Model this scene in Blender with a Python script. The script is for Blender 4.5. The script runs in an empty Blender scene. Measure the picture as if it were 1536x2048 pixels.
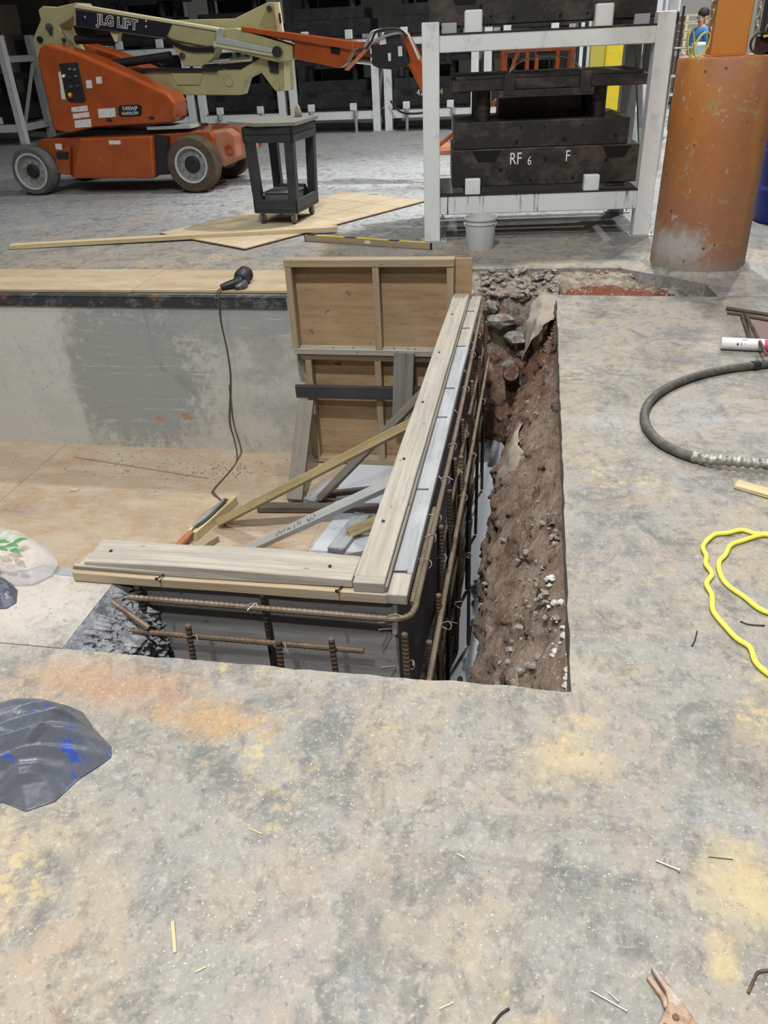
import bpy, math, random
from mathutils import Vector, Matrix, noise
R_ = random.Random(7)
sc = bpy.context.scene
COL = sc.collection

# ------------------------------------------------------------------ camera
cam_d = bpy.data.cameras.new('camera'); cam = bpy.data.objects.new('camera', cam_d); COL.objects.link(cam)
cam_d.sensor_fit = 'HORIZONTAL'; cam_d.sensor_width = 36.0; cam_d.lens = 36.797
cam_d.clip_start = 0.05; cam_d.clip_end = 200
cam.matrix_world = Matrix(((0.98394, -0.0553, 0.16973, 0.0), (0.17372, 0.51529, -0.83922, 0.0),
                           (-0.04105, 0.85523, 0.51662, 1.6), (0, 0, 0, 1)))
sc.camera = cam

# ------------------------------------------------------------------ world, lamps, exposure
sc.view_settings.view_transform = 'Standard'
sc.view_settings.look = 'None'
sc.view_settings.gamma = 1.0
sc.view_settings.use_curve_mapping = False
sc.view_settings.exposure = 0.36
W_ = bpy.data.worlds.new('hall_ambient'); sc.world = W_; W_.use_nodes = True
W_.node_tree.nodes['Background'].inputs[0].default_value = (0.93, 0.97, 1.0, 1)
W_.node_tree.nodes['Background'].inputs[1].default_value = 0.055

def high_bay(x, y, power, z=8.0, size=0.34, col=(1.0, 0.99, 0.955)):
    d = bpy.data.lights.new('high_bay_lamp', 'AREA'); d.shape = 'DISK'; d.size = size
    d.energy = power; d.color = col; d.spread = math.radians(150)
    o = bpy.data.objects.new('high_bay_lamp', d); COL.objects.link(o); o.location = (x, y, z)
    return o
for (x, y, p) in ((-0.8, 0.2, 900), (-0.4, -4.6, 580), (2.6, 4.0, 170), (-6.2, 3.4, 270), (1.0, 9.8, 760), (-2.4, 13.0, 200),
                  (4.6, 15.5, 980), (4.5, 24.0, 1300)):  # last lamp is unseen, added to brighten the back-right wall and booth
    high_bay(x, y, p * 0.50)

# ------------------------------------------------------------------ object helpers
WM = {}
def reg(o, M=None):
    WM[o.name] = M if M is not None else Matrix.Identity(4)
def link(name, me, M=None, parent=None, mat=None):
    o = bpy.data.objects.new(name, me); COL.objects.link(o)
    M = M if M is not None else Matrix.Identity(4)
    if mat is not None and me is not None and hasattr(me, 'materials') and len(me.materials) == 0: me.materials.append(mat)
    if parent is not None:
        o.parent = parent; o.matrix_parent_inverse = WM[parent.name].inverted()
    o.matrix_basis = M; WM[o.name] = M
    return o
def thing(name, label, cat, loc=(0, 0, 0), group=None):
    o = link(name, None, Matrix.Translation(Vector(loc)))
    o.empty_display_size = 0.1
    return tag(o, label, cat, group)
def tag(o, label, cat, group=None):
    o['label'] = label; o['category'] = cat
    if group: o['group'] = group
    return o
def struct(o):
    o['kind'] = 'structure'; return o
def stuff(o):
    o['kind'] = 'stuff'; return o

class MB:
    """collects geometry for ONE mesh"""
    def __init__(s): s.v = []; s.f = []
    def add(s, vs, fs):
        k = len(s.v); s.v += [tuple(p) for p in vs]; s.f += [tuple(i + k for i in f) for f in fs]; return s
    def box(s, c, d, M=None):
        x, y, z = d[0] / 2, d[1] / 2, d[2] / 2
        vs = [Vector((a, b, e)) for e in (-z, z) for (a, b) in ((-x, -y), (x, -y), (x, y), (-x, y))]
        if M is not None: vs = [M @ p for p in vs]
        vs = [p + Vector(c) for p in vs]
        return s.add(vs, [(3, 2, 1, 0), (4, 5, 6, 7), (0, 1, 5, 4), (1, 2, 6, 5), (2, 3, 7, 6), (3, 0, 4, 7)])
    def bb(s, x0, x1, y0, y1, z0, z1):
        return s.box(((x0 + x1) / 2, (y0 + y1) / 2, (z0 + z1) / 2), (abs(x1 - x0), abs(y1 - y0), abs(z1 - z0)))
    def bar(s, p0, p1, w, h, up=(0, 0, 1)):
        M, L = frame(p0, p1, up); return s.box((Vector(p0) + Vector(p1)) / 2, (L, w, h), M.to_3x3())
    def prism(s, poly, a, b, axis='y'):
        n = len(poly)
        A = sum(poly[i][0] * poly[(i + 1) % n][1] - poly[(i + 1) % n][0] * poly[i][1] for i in range(n))
        if A < 0: poly = poly[::-1]
        def P(p, t):
            return (p[0], t, p[1]) if axis == 'y' else ((p[0], p[1], t) if axis == 'z' else (t, p[0], p[1]))
        vs = [P(p, a) for p in poly] + [P(p, b) for p in poly]
        F = [tuple(range(n)), tuple(range(2 * n - 1, n - 1, -1))] + [(i + n, (i + 1) % n + n, (i + 1) % n, i) for i in range(n)]
        if (axis == 'y') != (b > a): F = F
        up = (b > a)
        if axis in ('z', 'x'): flip = up
        else: flip = not up
        if flip: F = [f[::-1] for f in F]
        return s.add(vs, F)
    def tube(s, path, r, n=8, cap=True, rfun=None):
        path = [Vector(p) for p in path]; m = len(path)
        T = [(path[min(i + 1, m - 1)] - path[max(i - 1, 0)]).normalized() for i in range(m)]
        u = T[0].orthogonal().normalized(); vs = []
        for i in range(m):
            u = (u - T[i] * u.dot(T[i])).normalized(); w = T[i].cross(u)
            rr = r if rfun is None else rfun(i / (m - 1), i)
            for k in range(n):
                a = 2 * math.pi * k / n
                vs.append(path[i] + (u * math.cos(a) + w * math.sin(a)) * rr)
        F = [(i * n + k, i * n + (k + 1) % n, (i + 1) * n + (k + 1) % n, (i + 1) * n + k) for i in range(m - 1) for k in range(n)]
        if cap: F += [tuple(range(n - 1, -1, -1)), tuple(range((m - 1) * n, m * n))]
        return s.add(vs, F)
    def cyl(s, p0, p1, r, n=20, r2=None):
        return s.tube([p0, p1], r, n, True, (lambda t, i: r if i == 0 else (r2 if r2 is not None else r)))
    def lathe(s, prof, n=28, c=(0, 0, 0), M=None, closed=False):
        vs = []
        for (r, z) in prof:
            for k in range(n):
                a = 2 * math.pi * k / n; p = Vector((r * math.cos(a), r * math.sin(a), z))
                vs.append((M @ p if M is not None else p) + Vector(c))
        m = len(prof)
        F = [(i * n + k, i * n + (k + 1) % n, (i + 1) * n + (k + 1) % n, (i + 1) * n + k) for i in range(m - 1) for k in range(n)]
        if closed: F += [((m - 1) * n + k, (m - 1) * n + (k + 1) % n, (k + 1) % n, k) for k in range(n)]
        else: F += [tuple(range(n - 1, -1, -1)), tuple(range((m - 1) * n, m * n))]
        return s.add(vs, F)
    def mesh(s, name, smooth=False):
        me = bpy.data.meshes.new(name); me.from_pydata(s.v, [], s.f); me.update()
        if smooth: me.polygons.foreach_set('use_smooth', [True] * len(me.polygons))
        return me
    def build(s, name, mat, parent=None, bev=0, smooth=False, M=None, seg=1, auto=None):
        o = link(name, s.mesh(name, smooth), M, parent, mat)
        if bev:
            b = o.modifiers.new('bevel', 'BEVEL'); b.width = bev; b.segments = seg; b.limit_method = 'ANGLE'; b.angle_limit = math.radians(40)
        if auto is not None:
            try: o.data.set_sharp_from_angle(angle=math.radians(auto))
            except Exception: pass
        return o

def frame(p0, p1, up=(0, 0, 1)):
    p0 = Vector(p0); p1 = Vector(p1); x = p1 - p0; L = x.length; x.normalize(); u = Vector(up)
    if abs(x.dot(u)) > 0.98: u = Vector((0, 1, 0)) if abs(x.y) < 0.9 else Vector((1, 0, 0))
    y = u.cross(x).normalized(); z = x.cross(y)
    M = Matrix((x, y, z)).transposed().to_4x4(); M.translation = (p0 + p1) / 2
    return M, L
_bc = {}
def lumber(name, p0, p1, w, h, mat, parent=None, up=(0, 0, 1), bev=0.003, ragged=0.0):
    """a sawn board, its length along local X so that the grain follows it"""
    M, L = frame(p0, p1, up); b = MB(); n = max(1, int(L / 0.25)); vs = []
    for i in range(n + 1):
        x = -L / 2 + L * i / n
        for (a, e) in ((-1, -1), (1, -1), (1, 1), (-1, 1)):
            j = ragged * 0.4
            vs.append((x + (R_.uniform(-ragged, ragged) if i in (0, n) else 0), a * w / 2 + R_.uniform(-j, j), e * h / 2 + R_.uniform(-j, j)))
    F = [(3, 2, 1, 0)[::-1], tuple(n * 4 + k for k in (0, 1, 2, 3))]
    F[0] = (0, 3, 2, 1)
    for i in range(n):
        for k in range(4): F.append((i * 4 + k, i * 4 + (k + 1) % 4, (i + 1) * 4 + (k + 1) % 4, (i + 1) * 4 + k))
    b.add(vs, F)
    return b.build(name, mat, parent, bev=bev, M=M)

def catmull(P, k=8):
    P = [Vector(p) for p in P]; out = []
    for i in range(len(P) - 1):
        a, b, c, d = P[max(i - 1, 0)], P[i], P[i + 1], P[min(i + 2, len(P) - 1)]
        for j in range(k):
            t = j / k
            out.append(0.5 * ((2 * b) + (c - a) * t + (2 * a - 5 * b + 4 * c - d) * t * t + (3 * b - a - 3 * c + d) * t ** 3))
    out.append(P[-1]); return out
def resample(P, d):
    out = [P[0]]; acc = 0
    for i in range(1, len(P)):
        a, b = P[i - 1], P[i]; L = (b - a).length
        if L < 1e-9: continue
        t = d - acc
        while t <= L: out.append(a.lerp(b, t / L)); t += d
        acc = L - (t - d)
    return out
def text_mesh(s, size, name, ext=0.0, offset=0.0, shear=0.0):
    c = bpy.data.curves.new(name, 'FONT'); c.body = s; c.size = size; c.align_x = 'CENTER'; c.align_y = 'CENTER'
    c.extrude = ext; c.offset = offset; c.shear = shear; c.resolution_u = 3
    o = bpy.data.objects.new(name, c); COL.objects.link(o)
    me = bpy.data.meshes.new_from_object(o.evaluated_get(bpy.context.evaluated_depsgraph_get()))
    COL.objects.unlink(o); bpy.data.objects.remove(o); me.name = name
    return me
def text(s, size, name, mat, parent, loc, xdir, updir, ext=0.0006, offset=0.0, shear=0.0, sx=1.0):
    me = text_mesh(s, size, name, ext, offset, shear)
    x = Vector(xdir).normalized(); y = Vector(updir); y = (y - x * y.dot(x)).normalized(); z = x.cross(y)
    M = Matrix((x, y, z)).transposed().to_4x4() @ Matrix.Diagonal((sx, 1, 1, 1)); M.translation = Vector(loc)
    return link(name, me, M, parent, mat)
def in_poly(x, y, P):
    c = False; n = len(P)
    for i in range(n):
        (x1, y1), (x2, y2) = P[i][:2], P[(i + 1) % n][:2]
        if (y1 > y) != (y2 > y) and x < (x2 - x1) * (y - y1) / (y2 - y1) + x1: c = not c
    return c

# ------------------------------------------------------------------ materials
def mk(name, col, rough=0.7, metal=0.0, layers=(), bump=None, coord='obj', spec=0.5, trans=0.0, alpha=1.0, rvar=0.0, ior=1.45, coat=0.0):
    """base colour plus layers (colour, kind, scale, lo, hi, amount) of noise, speck, wave, spot or range"""
    m = bpy.data.materials.new(name); m.use_nodes = True; nt = m.node_tree; N = nt.nodes; Lk = nt.links
    bs = N['Principled BSDF']; bs.inputs['Roughness'].default_value = rough; bs.inputs['Metallic'].default_value = metal
    bs.inputs['Specular IOR Level'].default_value = spec; bs.inputs['Alpha'].default_value = alpha
    bs.inputs['Transmission Weight'].default_value = trans; bs.inputs['IOR'].default_value = ior
    bs.inputs['Coat Weight'].default_value = coat; bs.inputs['Coat Roughness'].default_value = 0.12
    if coord == 'pos': src = N.new('ShaderNodeNewGeometry').outputs['Position']
    else:
        tc = N.new('ShaderNodeTexCoord').outputs['Object']; oi = N.new('ShaderNodeObjectInfo')
        mu = N.new('ShaderNodeMath'); mu.operation = 'MULTIPLY'; mu.inputs[1].default_value = 23.7; Lk.new(oi.outputs['Random'], mu.inputs[0])
        ad = N.new('ShaderNodeVectorMath'); ad.operation = 'ADD'; Lk.new(tc, ad.inputs[0]); Lk.new(mu.outputs[0], ad.inputs[1]); src = ad.outputs[0]
    def scaled(sv):
        v = N.new('ShaderNodeVectorMath'); v.operation = 'MULTIPLY'; Lk.new(src, v.inputs[0])
        v.inputs[1].default_value = sv if isinstance(sv, tuple) else (sv, sv, sv); return v.outputs[0]
    def rng(o, lo, hi, amt):
        r = N.new('ShaderNodeMapRange'); r.inputs[1].default_value = lo; r.inputs[2].default_value = hi
        r.inputs[3].default_value = 0; r.inputs[4].default_value = amt; Lk.new(o, r.inputs[0]); return r.outputs[0]
    def tex(kind, sv, det=9.0):
        if kind in ('noise', 'warp'):
            t = N.new('ShaderNodeTexNoise'); t.inputs['Scale'].default_value = 1; t.inputs['Detail'].default_value = det
            t.inputs['Roughness'].default_value = 0.68; t.inputs['Distortion'].default_value = 1.2 if kind == 'warp' else 0.0
            Lk.new(scaled(sv), t.inputs['Vector']); return t.outputs['Fac']
        if kind == 'speck':
            t = N.new('ShaderNodeTexVoronoi'); t.inputs['Scale'].default_value = 1; Lk.new(scaled(sv), t.inputs['Vector']); return t.outputs['Distance']
        if kind == 'crack':
            t = N.new('ShaderNodeTexVoronoi'); t.feature = 'DISTANCE_TO_EDGE'; t.inputs['Scale'].default_value = 1; Lk.new(scaled(sv), t.inputs['Vector']); return t.outputs['Distance']
        if kind == 'wave':
            t = N.new('ShaderNodeTexWave'); t.inputs['Scale'].default_value = 1; t.inputs['Distortion'].default_value = 5; t.inputs['Detail'].default_value = 3
            Lk.new(scaled(sv), t.inputs['Vector']); return t.outputs['Fac']
    cur = None
    for ly in layers:
        c, kind, sv, lo, hi, amt = ly[:6]
        if kind == 'spot':      # sv = (centre, radius scale xyz): a stain of its own shape
            d = N.new('ShaderNodeVectorMath'); d.operation = 'SUBTRACT'; Lk.new(src, d.inputs[0]); d.inputs[1].default_value = sv[0]
            e = N.new('ShaderNodeVectorMath'); e.operation = 'MULTIPLY'; Lk.new(d.outputs[0], e.inputs[0]); e.inputs[1].default_value = sv[1]
            l = N.new('ShaderNodeVectorMath'); l.operation = 'LENGTH'; Lk.new(e.outputs[0], l.inputs[0])
            nz = tex('noise', 15.0); a = N.new('ShaderNodeMath'); a.operation = 'MULTIPLY_ADD'; Lk.new(nz, a.inputs[0]); a.inputs[1].default_value = 1.6; Lk.new(l.outputs['Value'], a.inputs[2])
            fac = rng(a.outputs[0], lo, hi, amt)
        elif kind in ('rx', 'ry', 'rz'):
            sp = N.new('ShaderNodeSeparateXYZ'); Lk.new(src, sp.inputs[0]); o = sp.outputs['xyz'.index(kind[1])]
            nz = tex('noise', sv); a = N.new('ShaderNodeMath'); a.operation = 'MULTIPLY_ADD'; Lk.new(nz, a.inputs[0]); a.inputs[1].default_value = ly[6] if len(ly) > 6 else 0.5; Lk.new(o, a.inputs[2])
            fac = rng(a.outputs[0], lo, hi, amt)
        else:
            fac = rng(tex(kind, sv), lo, hi, amt)
            if len(ly) > 6:     # gated by a second, larger noise
                g = rng(tex('noise', ly[6][0]), ly[6][1], ly[6][2], 1.0)
                mm = N.new('ShaderNodeMath'); mm.operation = 'MULTIPLY'; Lk.new(fac, mm.inputs[0]); Lk.new(g, mm.inputs[1]); fac = mm.outputs[0]
        mx = N.new('ShaderNodeMix'); mx.data_type = 'RGBA'; Lk.new(fac, mx.inputs[0])
        if cur is None: mx.inputs[6].default_value = (*col, 1)
        else: Lk.new(cur, mx.inputs[6])
        mx.inputs[7].default_value = (*c, 1); cur = mx.outputs[2]
    if cur is None: bs.inputs['Base Color'].default_value = (*col, 1)
    else: Lk.new(cur, bs.inputs['Base Color'])
    if rvar:
        Lk.new(rng(tex('noise', 3.0), 0.3, 0.7, 1), (q := N.new('ShaderNodeMath')).inputs[0]); q.operation = 'MULTIPLY_ADD'
        q.inputs[1].default_value = rvar; q.inputs[2].default_value = rough; Lk.new(q.outputs[0], bs.inputs['Roughness'])
    if bump:
        bn = N.new('ShaderNodeBump'); bn.inputs['Strength'].default_value = bump[1]; bn.inputs['Distance'].default_value = bump[2] if len(bump) > 2 else 0.01
        Lk.new(tex(bump[3] if len(bump) > 3 else 'noise', bump[0], 8.0), bn.inputs['Height']); Lk.new(bn.outputs[0], bs.inputs['Normal'])
    return m

def wood(name, a, b, c=None, rough=0.75, grain=42.0, blotch=0.5, stain=None):
    """a: base, b: grain streaks, c: weathering blotches; grain runs along local X"""
    return mk(name, a, rough, 0, layers=(
        (b, 'noise', (1.6, grain, grain), 0.42, 0.60, 0.85),
        (c or b, 'noise', (3.0, 7.0, 7.0), 0.46, 0.62, blotch),
        (tuple(v * 0.5 for v in b), 'noise', (2.4, grain * 2.4, grain * 2.4), 0.54, 0.68, 0.75),
        (tuple(min(1, v * 1.3) for v in a), 'noise', (5.0, grain * 1.3, grain * 1.3), 0.56, 0.70, 0.5),
        (tuple(v * 0.42 for v in b), 'noise', (9.0, 16.0, 16.0), 0.64, 0.72, 0.6),
        (stain or b, 'noise', (1.3, 4.5, 4.5), 0.52, 0.60, 0.7 if stain else 0.0),
        (tuple(v * 0.25 for v in b), 'speck', (5.0, 13.0, 13.0), 0.13, 0.05, 0.7)),
        bump=((4.0, grain * 1.5, grain * 1.5), 0.35, 0.004))

M = {}
def reg(o, M=None):
    WM[o.name] = M if M is not None else Matrix.Identity(4)
def link(name, me, M=None, parent=None, mat=None):
    o = bpy.data.objects.new(name, me); COL.objects.link(o)
    M = M if M is not None else Matrix.Identity(4)
    if mat is not None and me is not None and hasattr(me, 'materials') and len(me.materials) == 0: me.materials.append(mat)
    if parent is not None:
        o.parent = parent; o.matrix_parent_inverse = WM[parent.name].inverted()
    o.matrix_basis = M; WM[o.name] = M
    return o
def thing(name, label, cat, loc=(0, 0, 0), group=None):
    o = link(name, None, Matrix.Translation(Vector(loc)))
    o.empty_display_size = 0.1
    return tag(o, label, cat, group)
def tag(o, label, cat, group=None):
    o['label'] = label; o['category'] = cat
    if group: o['group'] = group
    return o
def struct(o):
    o['kind'] = 'structure'; return o
def stuff(o):
    o['kind'] = 'stuff'; return o

class MB:
    """collects geometry for ONE mesh"""
    def __init__(s): s.v = []; s.f = []
    def add(s, vs, fs):
        k = len(s.v); s.v += [tuple(p) for p in vs]; s.f += [tuple(i + k for i in f) for f in fs]; return s
    def box(s, c, d, M=None):
        x, y, z = d[0] / 2, d[1] / 2, d[2] / 2
        vs = [Vector((a, b, e)) for e in (-z, z) for (a, b) in ((-x, -y), (x, -y), (x, y), (-x, y))]
        if M is not None: vs = [M @ p for p in vs]
        vs = [p + Vector(c) for p in vs]
        return s.add(vs, [(3, 2, 1, 0), (4, 5, 6, 7), (0, 1, 5, 4), (1, 2, 6, 5), (2, 3, 7, 6), (3, 0, 4, 7)])
    def bb(s, x0, x1, y0, y1, z0, z1):
        return s.box(((x0 + x1) / 2, (y0 + y1) / 2, (z0 + z1) / 2), (abs(x1 - x0), abs(y1 - y0), abs(z1 - z0)))
    def bar(s, p0, p1, w, h, up=(0, 0, 1)):
        M, L = frame(p0, p1, up); return s.box((Vector(p0) + Vector(p1)) / 2, (L, w, h), M.to_3x3())
    def prism(s, poly, a, b, axis='y'):
        n = len(poly)
        A = sum(poly[i][0] * poly[(i + 1) % n][1] - poly[(i + 1) % n][0] * poly[i][1] for i in range(n))
        if A < 0: poly = poly[::-1]
        def P(p, t):
            return (p[0], t, p[1]) if axis == 'y' else ((p[0], p[1], t) if axis == 'z' else (t, p[0], p[1]))
        vs = [P(p, a) for p in poly] + [P(p, b) for p in poly]
        F = [tuple(range(n)), tuple(range(2 * n - 1, n - 1, -1))] + [(i + n, (i + 1) % n + n, (i + 1) % n, i) for i in range(n)]
        if (axis == 'y') != (b > a): F = F
        up = (b > a)
        if axis in ('z', 'x'): flip = up
        else: flip = not up
        if flip: F = [f[::-1] for f in F]
        return s.add(vs, F)
    def tube(s, path, r, n=8, cap=True, rfun=None):
        path = [Vector(p) for p in path]; m = len(path)
        T = [(path[min(i + 1, m - 1)] - path[max(i - 1, 0)]).normalized() for i in range(m)]
        u = T[0].orthogonal().normalized(); vs = []
        for i in range(m):
            u = (u - T[i] * u.dot(T[i])).normalized(); w = T[i].cross(u)
            rr = r if rfun is None else rfun(i / (m - 1), i)
            for k in range(n):
                a = 2 * math.pi * k / n
                vs.append(path[i] + (u * math.cos(a) + w * math.sin(a)) * rr)
        F = [(i * n + k, i * n + (k + 1) % n, (i + 1) * n + (k + 1) % n, (i + 1) * n + k) for i in range(m - 1) for k in range(n)]
        if cap: F += [tuple(range(n - 1, -1, -1)), tuple(range((m - 1) * n, m * n))]
        return s.add(vs, F)
    def cyl(s, p0, p1, r, n=20, r2=None):
        return s.tube([p0, p1], r, n, True, (lambda t, i: r if i == 0 else (r2 if r2 is not None else r)))
    def lathe(s, prof, n=28, c=(0, 0, 0), M=None, closed=False):
        vs = []
        for (r, z) in prof:
            for k in range(n):
                a = 2 * math.pi * k / n; p = Vector((r * math.cos(a), r * math.sin(a), z))
                vs.append((M @ p if M is not None else p) + Vector(c))
        m = len(prof)
        F = [(i * n + k, i * n + (k + 1) % n, (i + 1) * n + (k + 1) % n, (i + 1) * n + k) for i in range(m - 1) for k in range(n)]
        if closed: F += [((m - 1) * n + k, (m - 1) * n + (k + 1) % n, (k + 1) % n, k) for k in range(n)]
        else: F += [tuple(range(n - 1, -1, -1)), tuple(range((m - 1) * n, m * n))]
        return s.add(vs, F)
    def mesh(s, name, smooth=False):
        me = bpy.data.meshes.new(name); me.from_pydata(s.v, [], s.f); me.update()
        if smooth: me.polygons.foreach_set('use_smooth', [True] * len(me.polygons))
        return me
    def build(s, name, mat, parent=None, bev=0, smooth=False, M=None, seg=1, auto=None):
        o = link(name, s.mesh(name, smooth), M, parent, mat)
        if bev:
            b = o.modifiers.new('bevel', 'BEVEL'); b.width = bev; b.segments = seg; b.limit_method = 'ANGLE'; b.angle_limit = math.radians(40)
        if auto is not None:
            try: o.data.set_sharp_from_angle(angle=math.radians(auto))
            except Exception: pass
        return o

def frame(p0, p1, up=(0, 0, 1)):
    p0 = Vector(p0); p1 = Vector(p1); x = p1 - p0; L = x.length; x.normalize(); u = Vector(up)
    if abs(x.dot(u)) > 0.98: u = Vector((0, 1, 0)) if abs(x.y) < 0.9 else Vector((1, 0, 0))
    y = u.cross(x).normalized(); z = x.cross(y)
    M = Matrix((x, y, z)).transposed().to_4x4(); M.translation = (p0 + p1) / 2
    return M, L
_bc = {}
def lumber(name, p0, p1, w, h, mat, parent=None, up=(0, 0, 1), bev=0.003, ragged=0.0):
    """a sawn board, its length along local X so that the grain follows it"""
    M, L = frame(p0, p1, up); b = MB(); n = max(1, int(L / 0.25)); vs = []
    for i in range(n + 1):
        x = -L / 2 + L * i / n
        for (a, e) in ((-1, -1), (1, -1), (1, 1), (-1, 1)):
            j = ragged * 0.4
            vs.append((x + (R_.uniform(-ragged, ragged) if i in (0, n) else 0), a * w / 2 + R_.uniform(-j, j), e * h / 2 + R_.uniform(-j, j)))
    F = [(3, 2, 1, 0)[::-1], tuple(n * 4 + k for k in (0, 1, 2, 3))]
    F[0] = (0, 3, 2, 1)
    for i in range(n):
        for k in range(4): F.append((i * 4 + k, i * 4 + (k + 1) % 4, (i + 1) * 4 + (k + 1) % 4, (i + 1) * 4 + k))
    b.add(vs, F)
    return b.build(name, mat, parent, bev=bev, M=M)

def catmull(P, k=8):
    P = [Vector(p) for p in P]; out = []
    for i in range(len(P) - 1):
        a, b, c, d = P[max(i - 1, 0)], P[i], P[i + 1], P[min(i + 2, len(P) - 1)]
        for j in range(k):
            t = j / k
            out.append(0.5 * ((2 * b) + (c - a) * t + (2 * a - 5 * b + 4 * c - d) * t * t + (3 * b - a - 3 * c + d) * t ** 3))
    out.append(P[-1]); return out
def resample(P, d):
    out = [P[0]]; acc = 0
    for i in range(1, len(P)):
        a, b = P[i - 1], P[i]; L = (b - a).length
        if L < 1e-9: continue
        t = d - acc
        while t <= L: out.append(a.lerp(b, t / L)); t += d
        acc = L - (t - d)
    return out
def text_mesh(s, size, name, ext=0.0, offset=0.0, shear=0.0):
    c = bpy.data.curves.new(name, 'FONT'); c.body = s; c.size = size; c.align_x = 'CENTER'; c.align_y = 'CENTER'
    c.extrude = ext; c.offset = offset; c.shear = shear; c.resolution_u = 3
    o = bpy.data.objects.new(name, c); COL.objects.link(o)
    me = bpy.data.meshes.new_from_object(o.evaluated_get(bpy.context.evaluated_depsgraph_get()))
    COL.objects.unlink(o); bpy.data.objects.remove(o); me.name = name
    return me
def text(s, size, name, mat, parent, loc, xdir, updir, ext=0.0006, offset=0.0, shear=0.0, sx=1.0):
    me = text_mesh(s, size, name, ext, offset, shear)
    x = Vector(xdir).normalized(); y = Vector(updir); y = (y - x * y.dot(x)).normalized(); z = x.cross(y)
    M = Matrix((x, y, z)).transposed().to_4x4() @ Matrix.Diagonal((sx, 1, 1, 1)); M.translation = Vector(loc)
    return link(name, me, M, parent, mat)
def in_poly(x, y, P):
    c = False; n = len(P)
    for i in range(n):
        (x1, y1), (x2, y2) = P[i][:2], P[(i + 1) % n][:2]
        if (y1 > y) != (y2 > y) and x < (x2 - x1) * (y - y1) / (y2 - y1) + x1: c = not c
    return c

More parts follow.
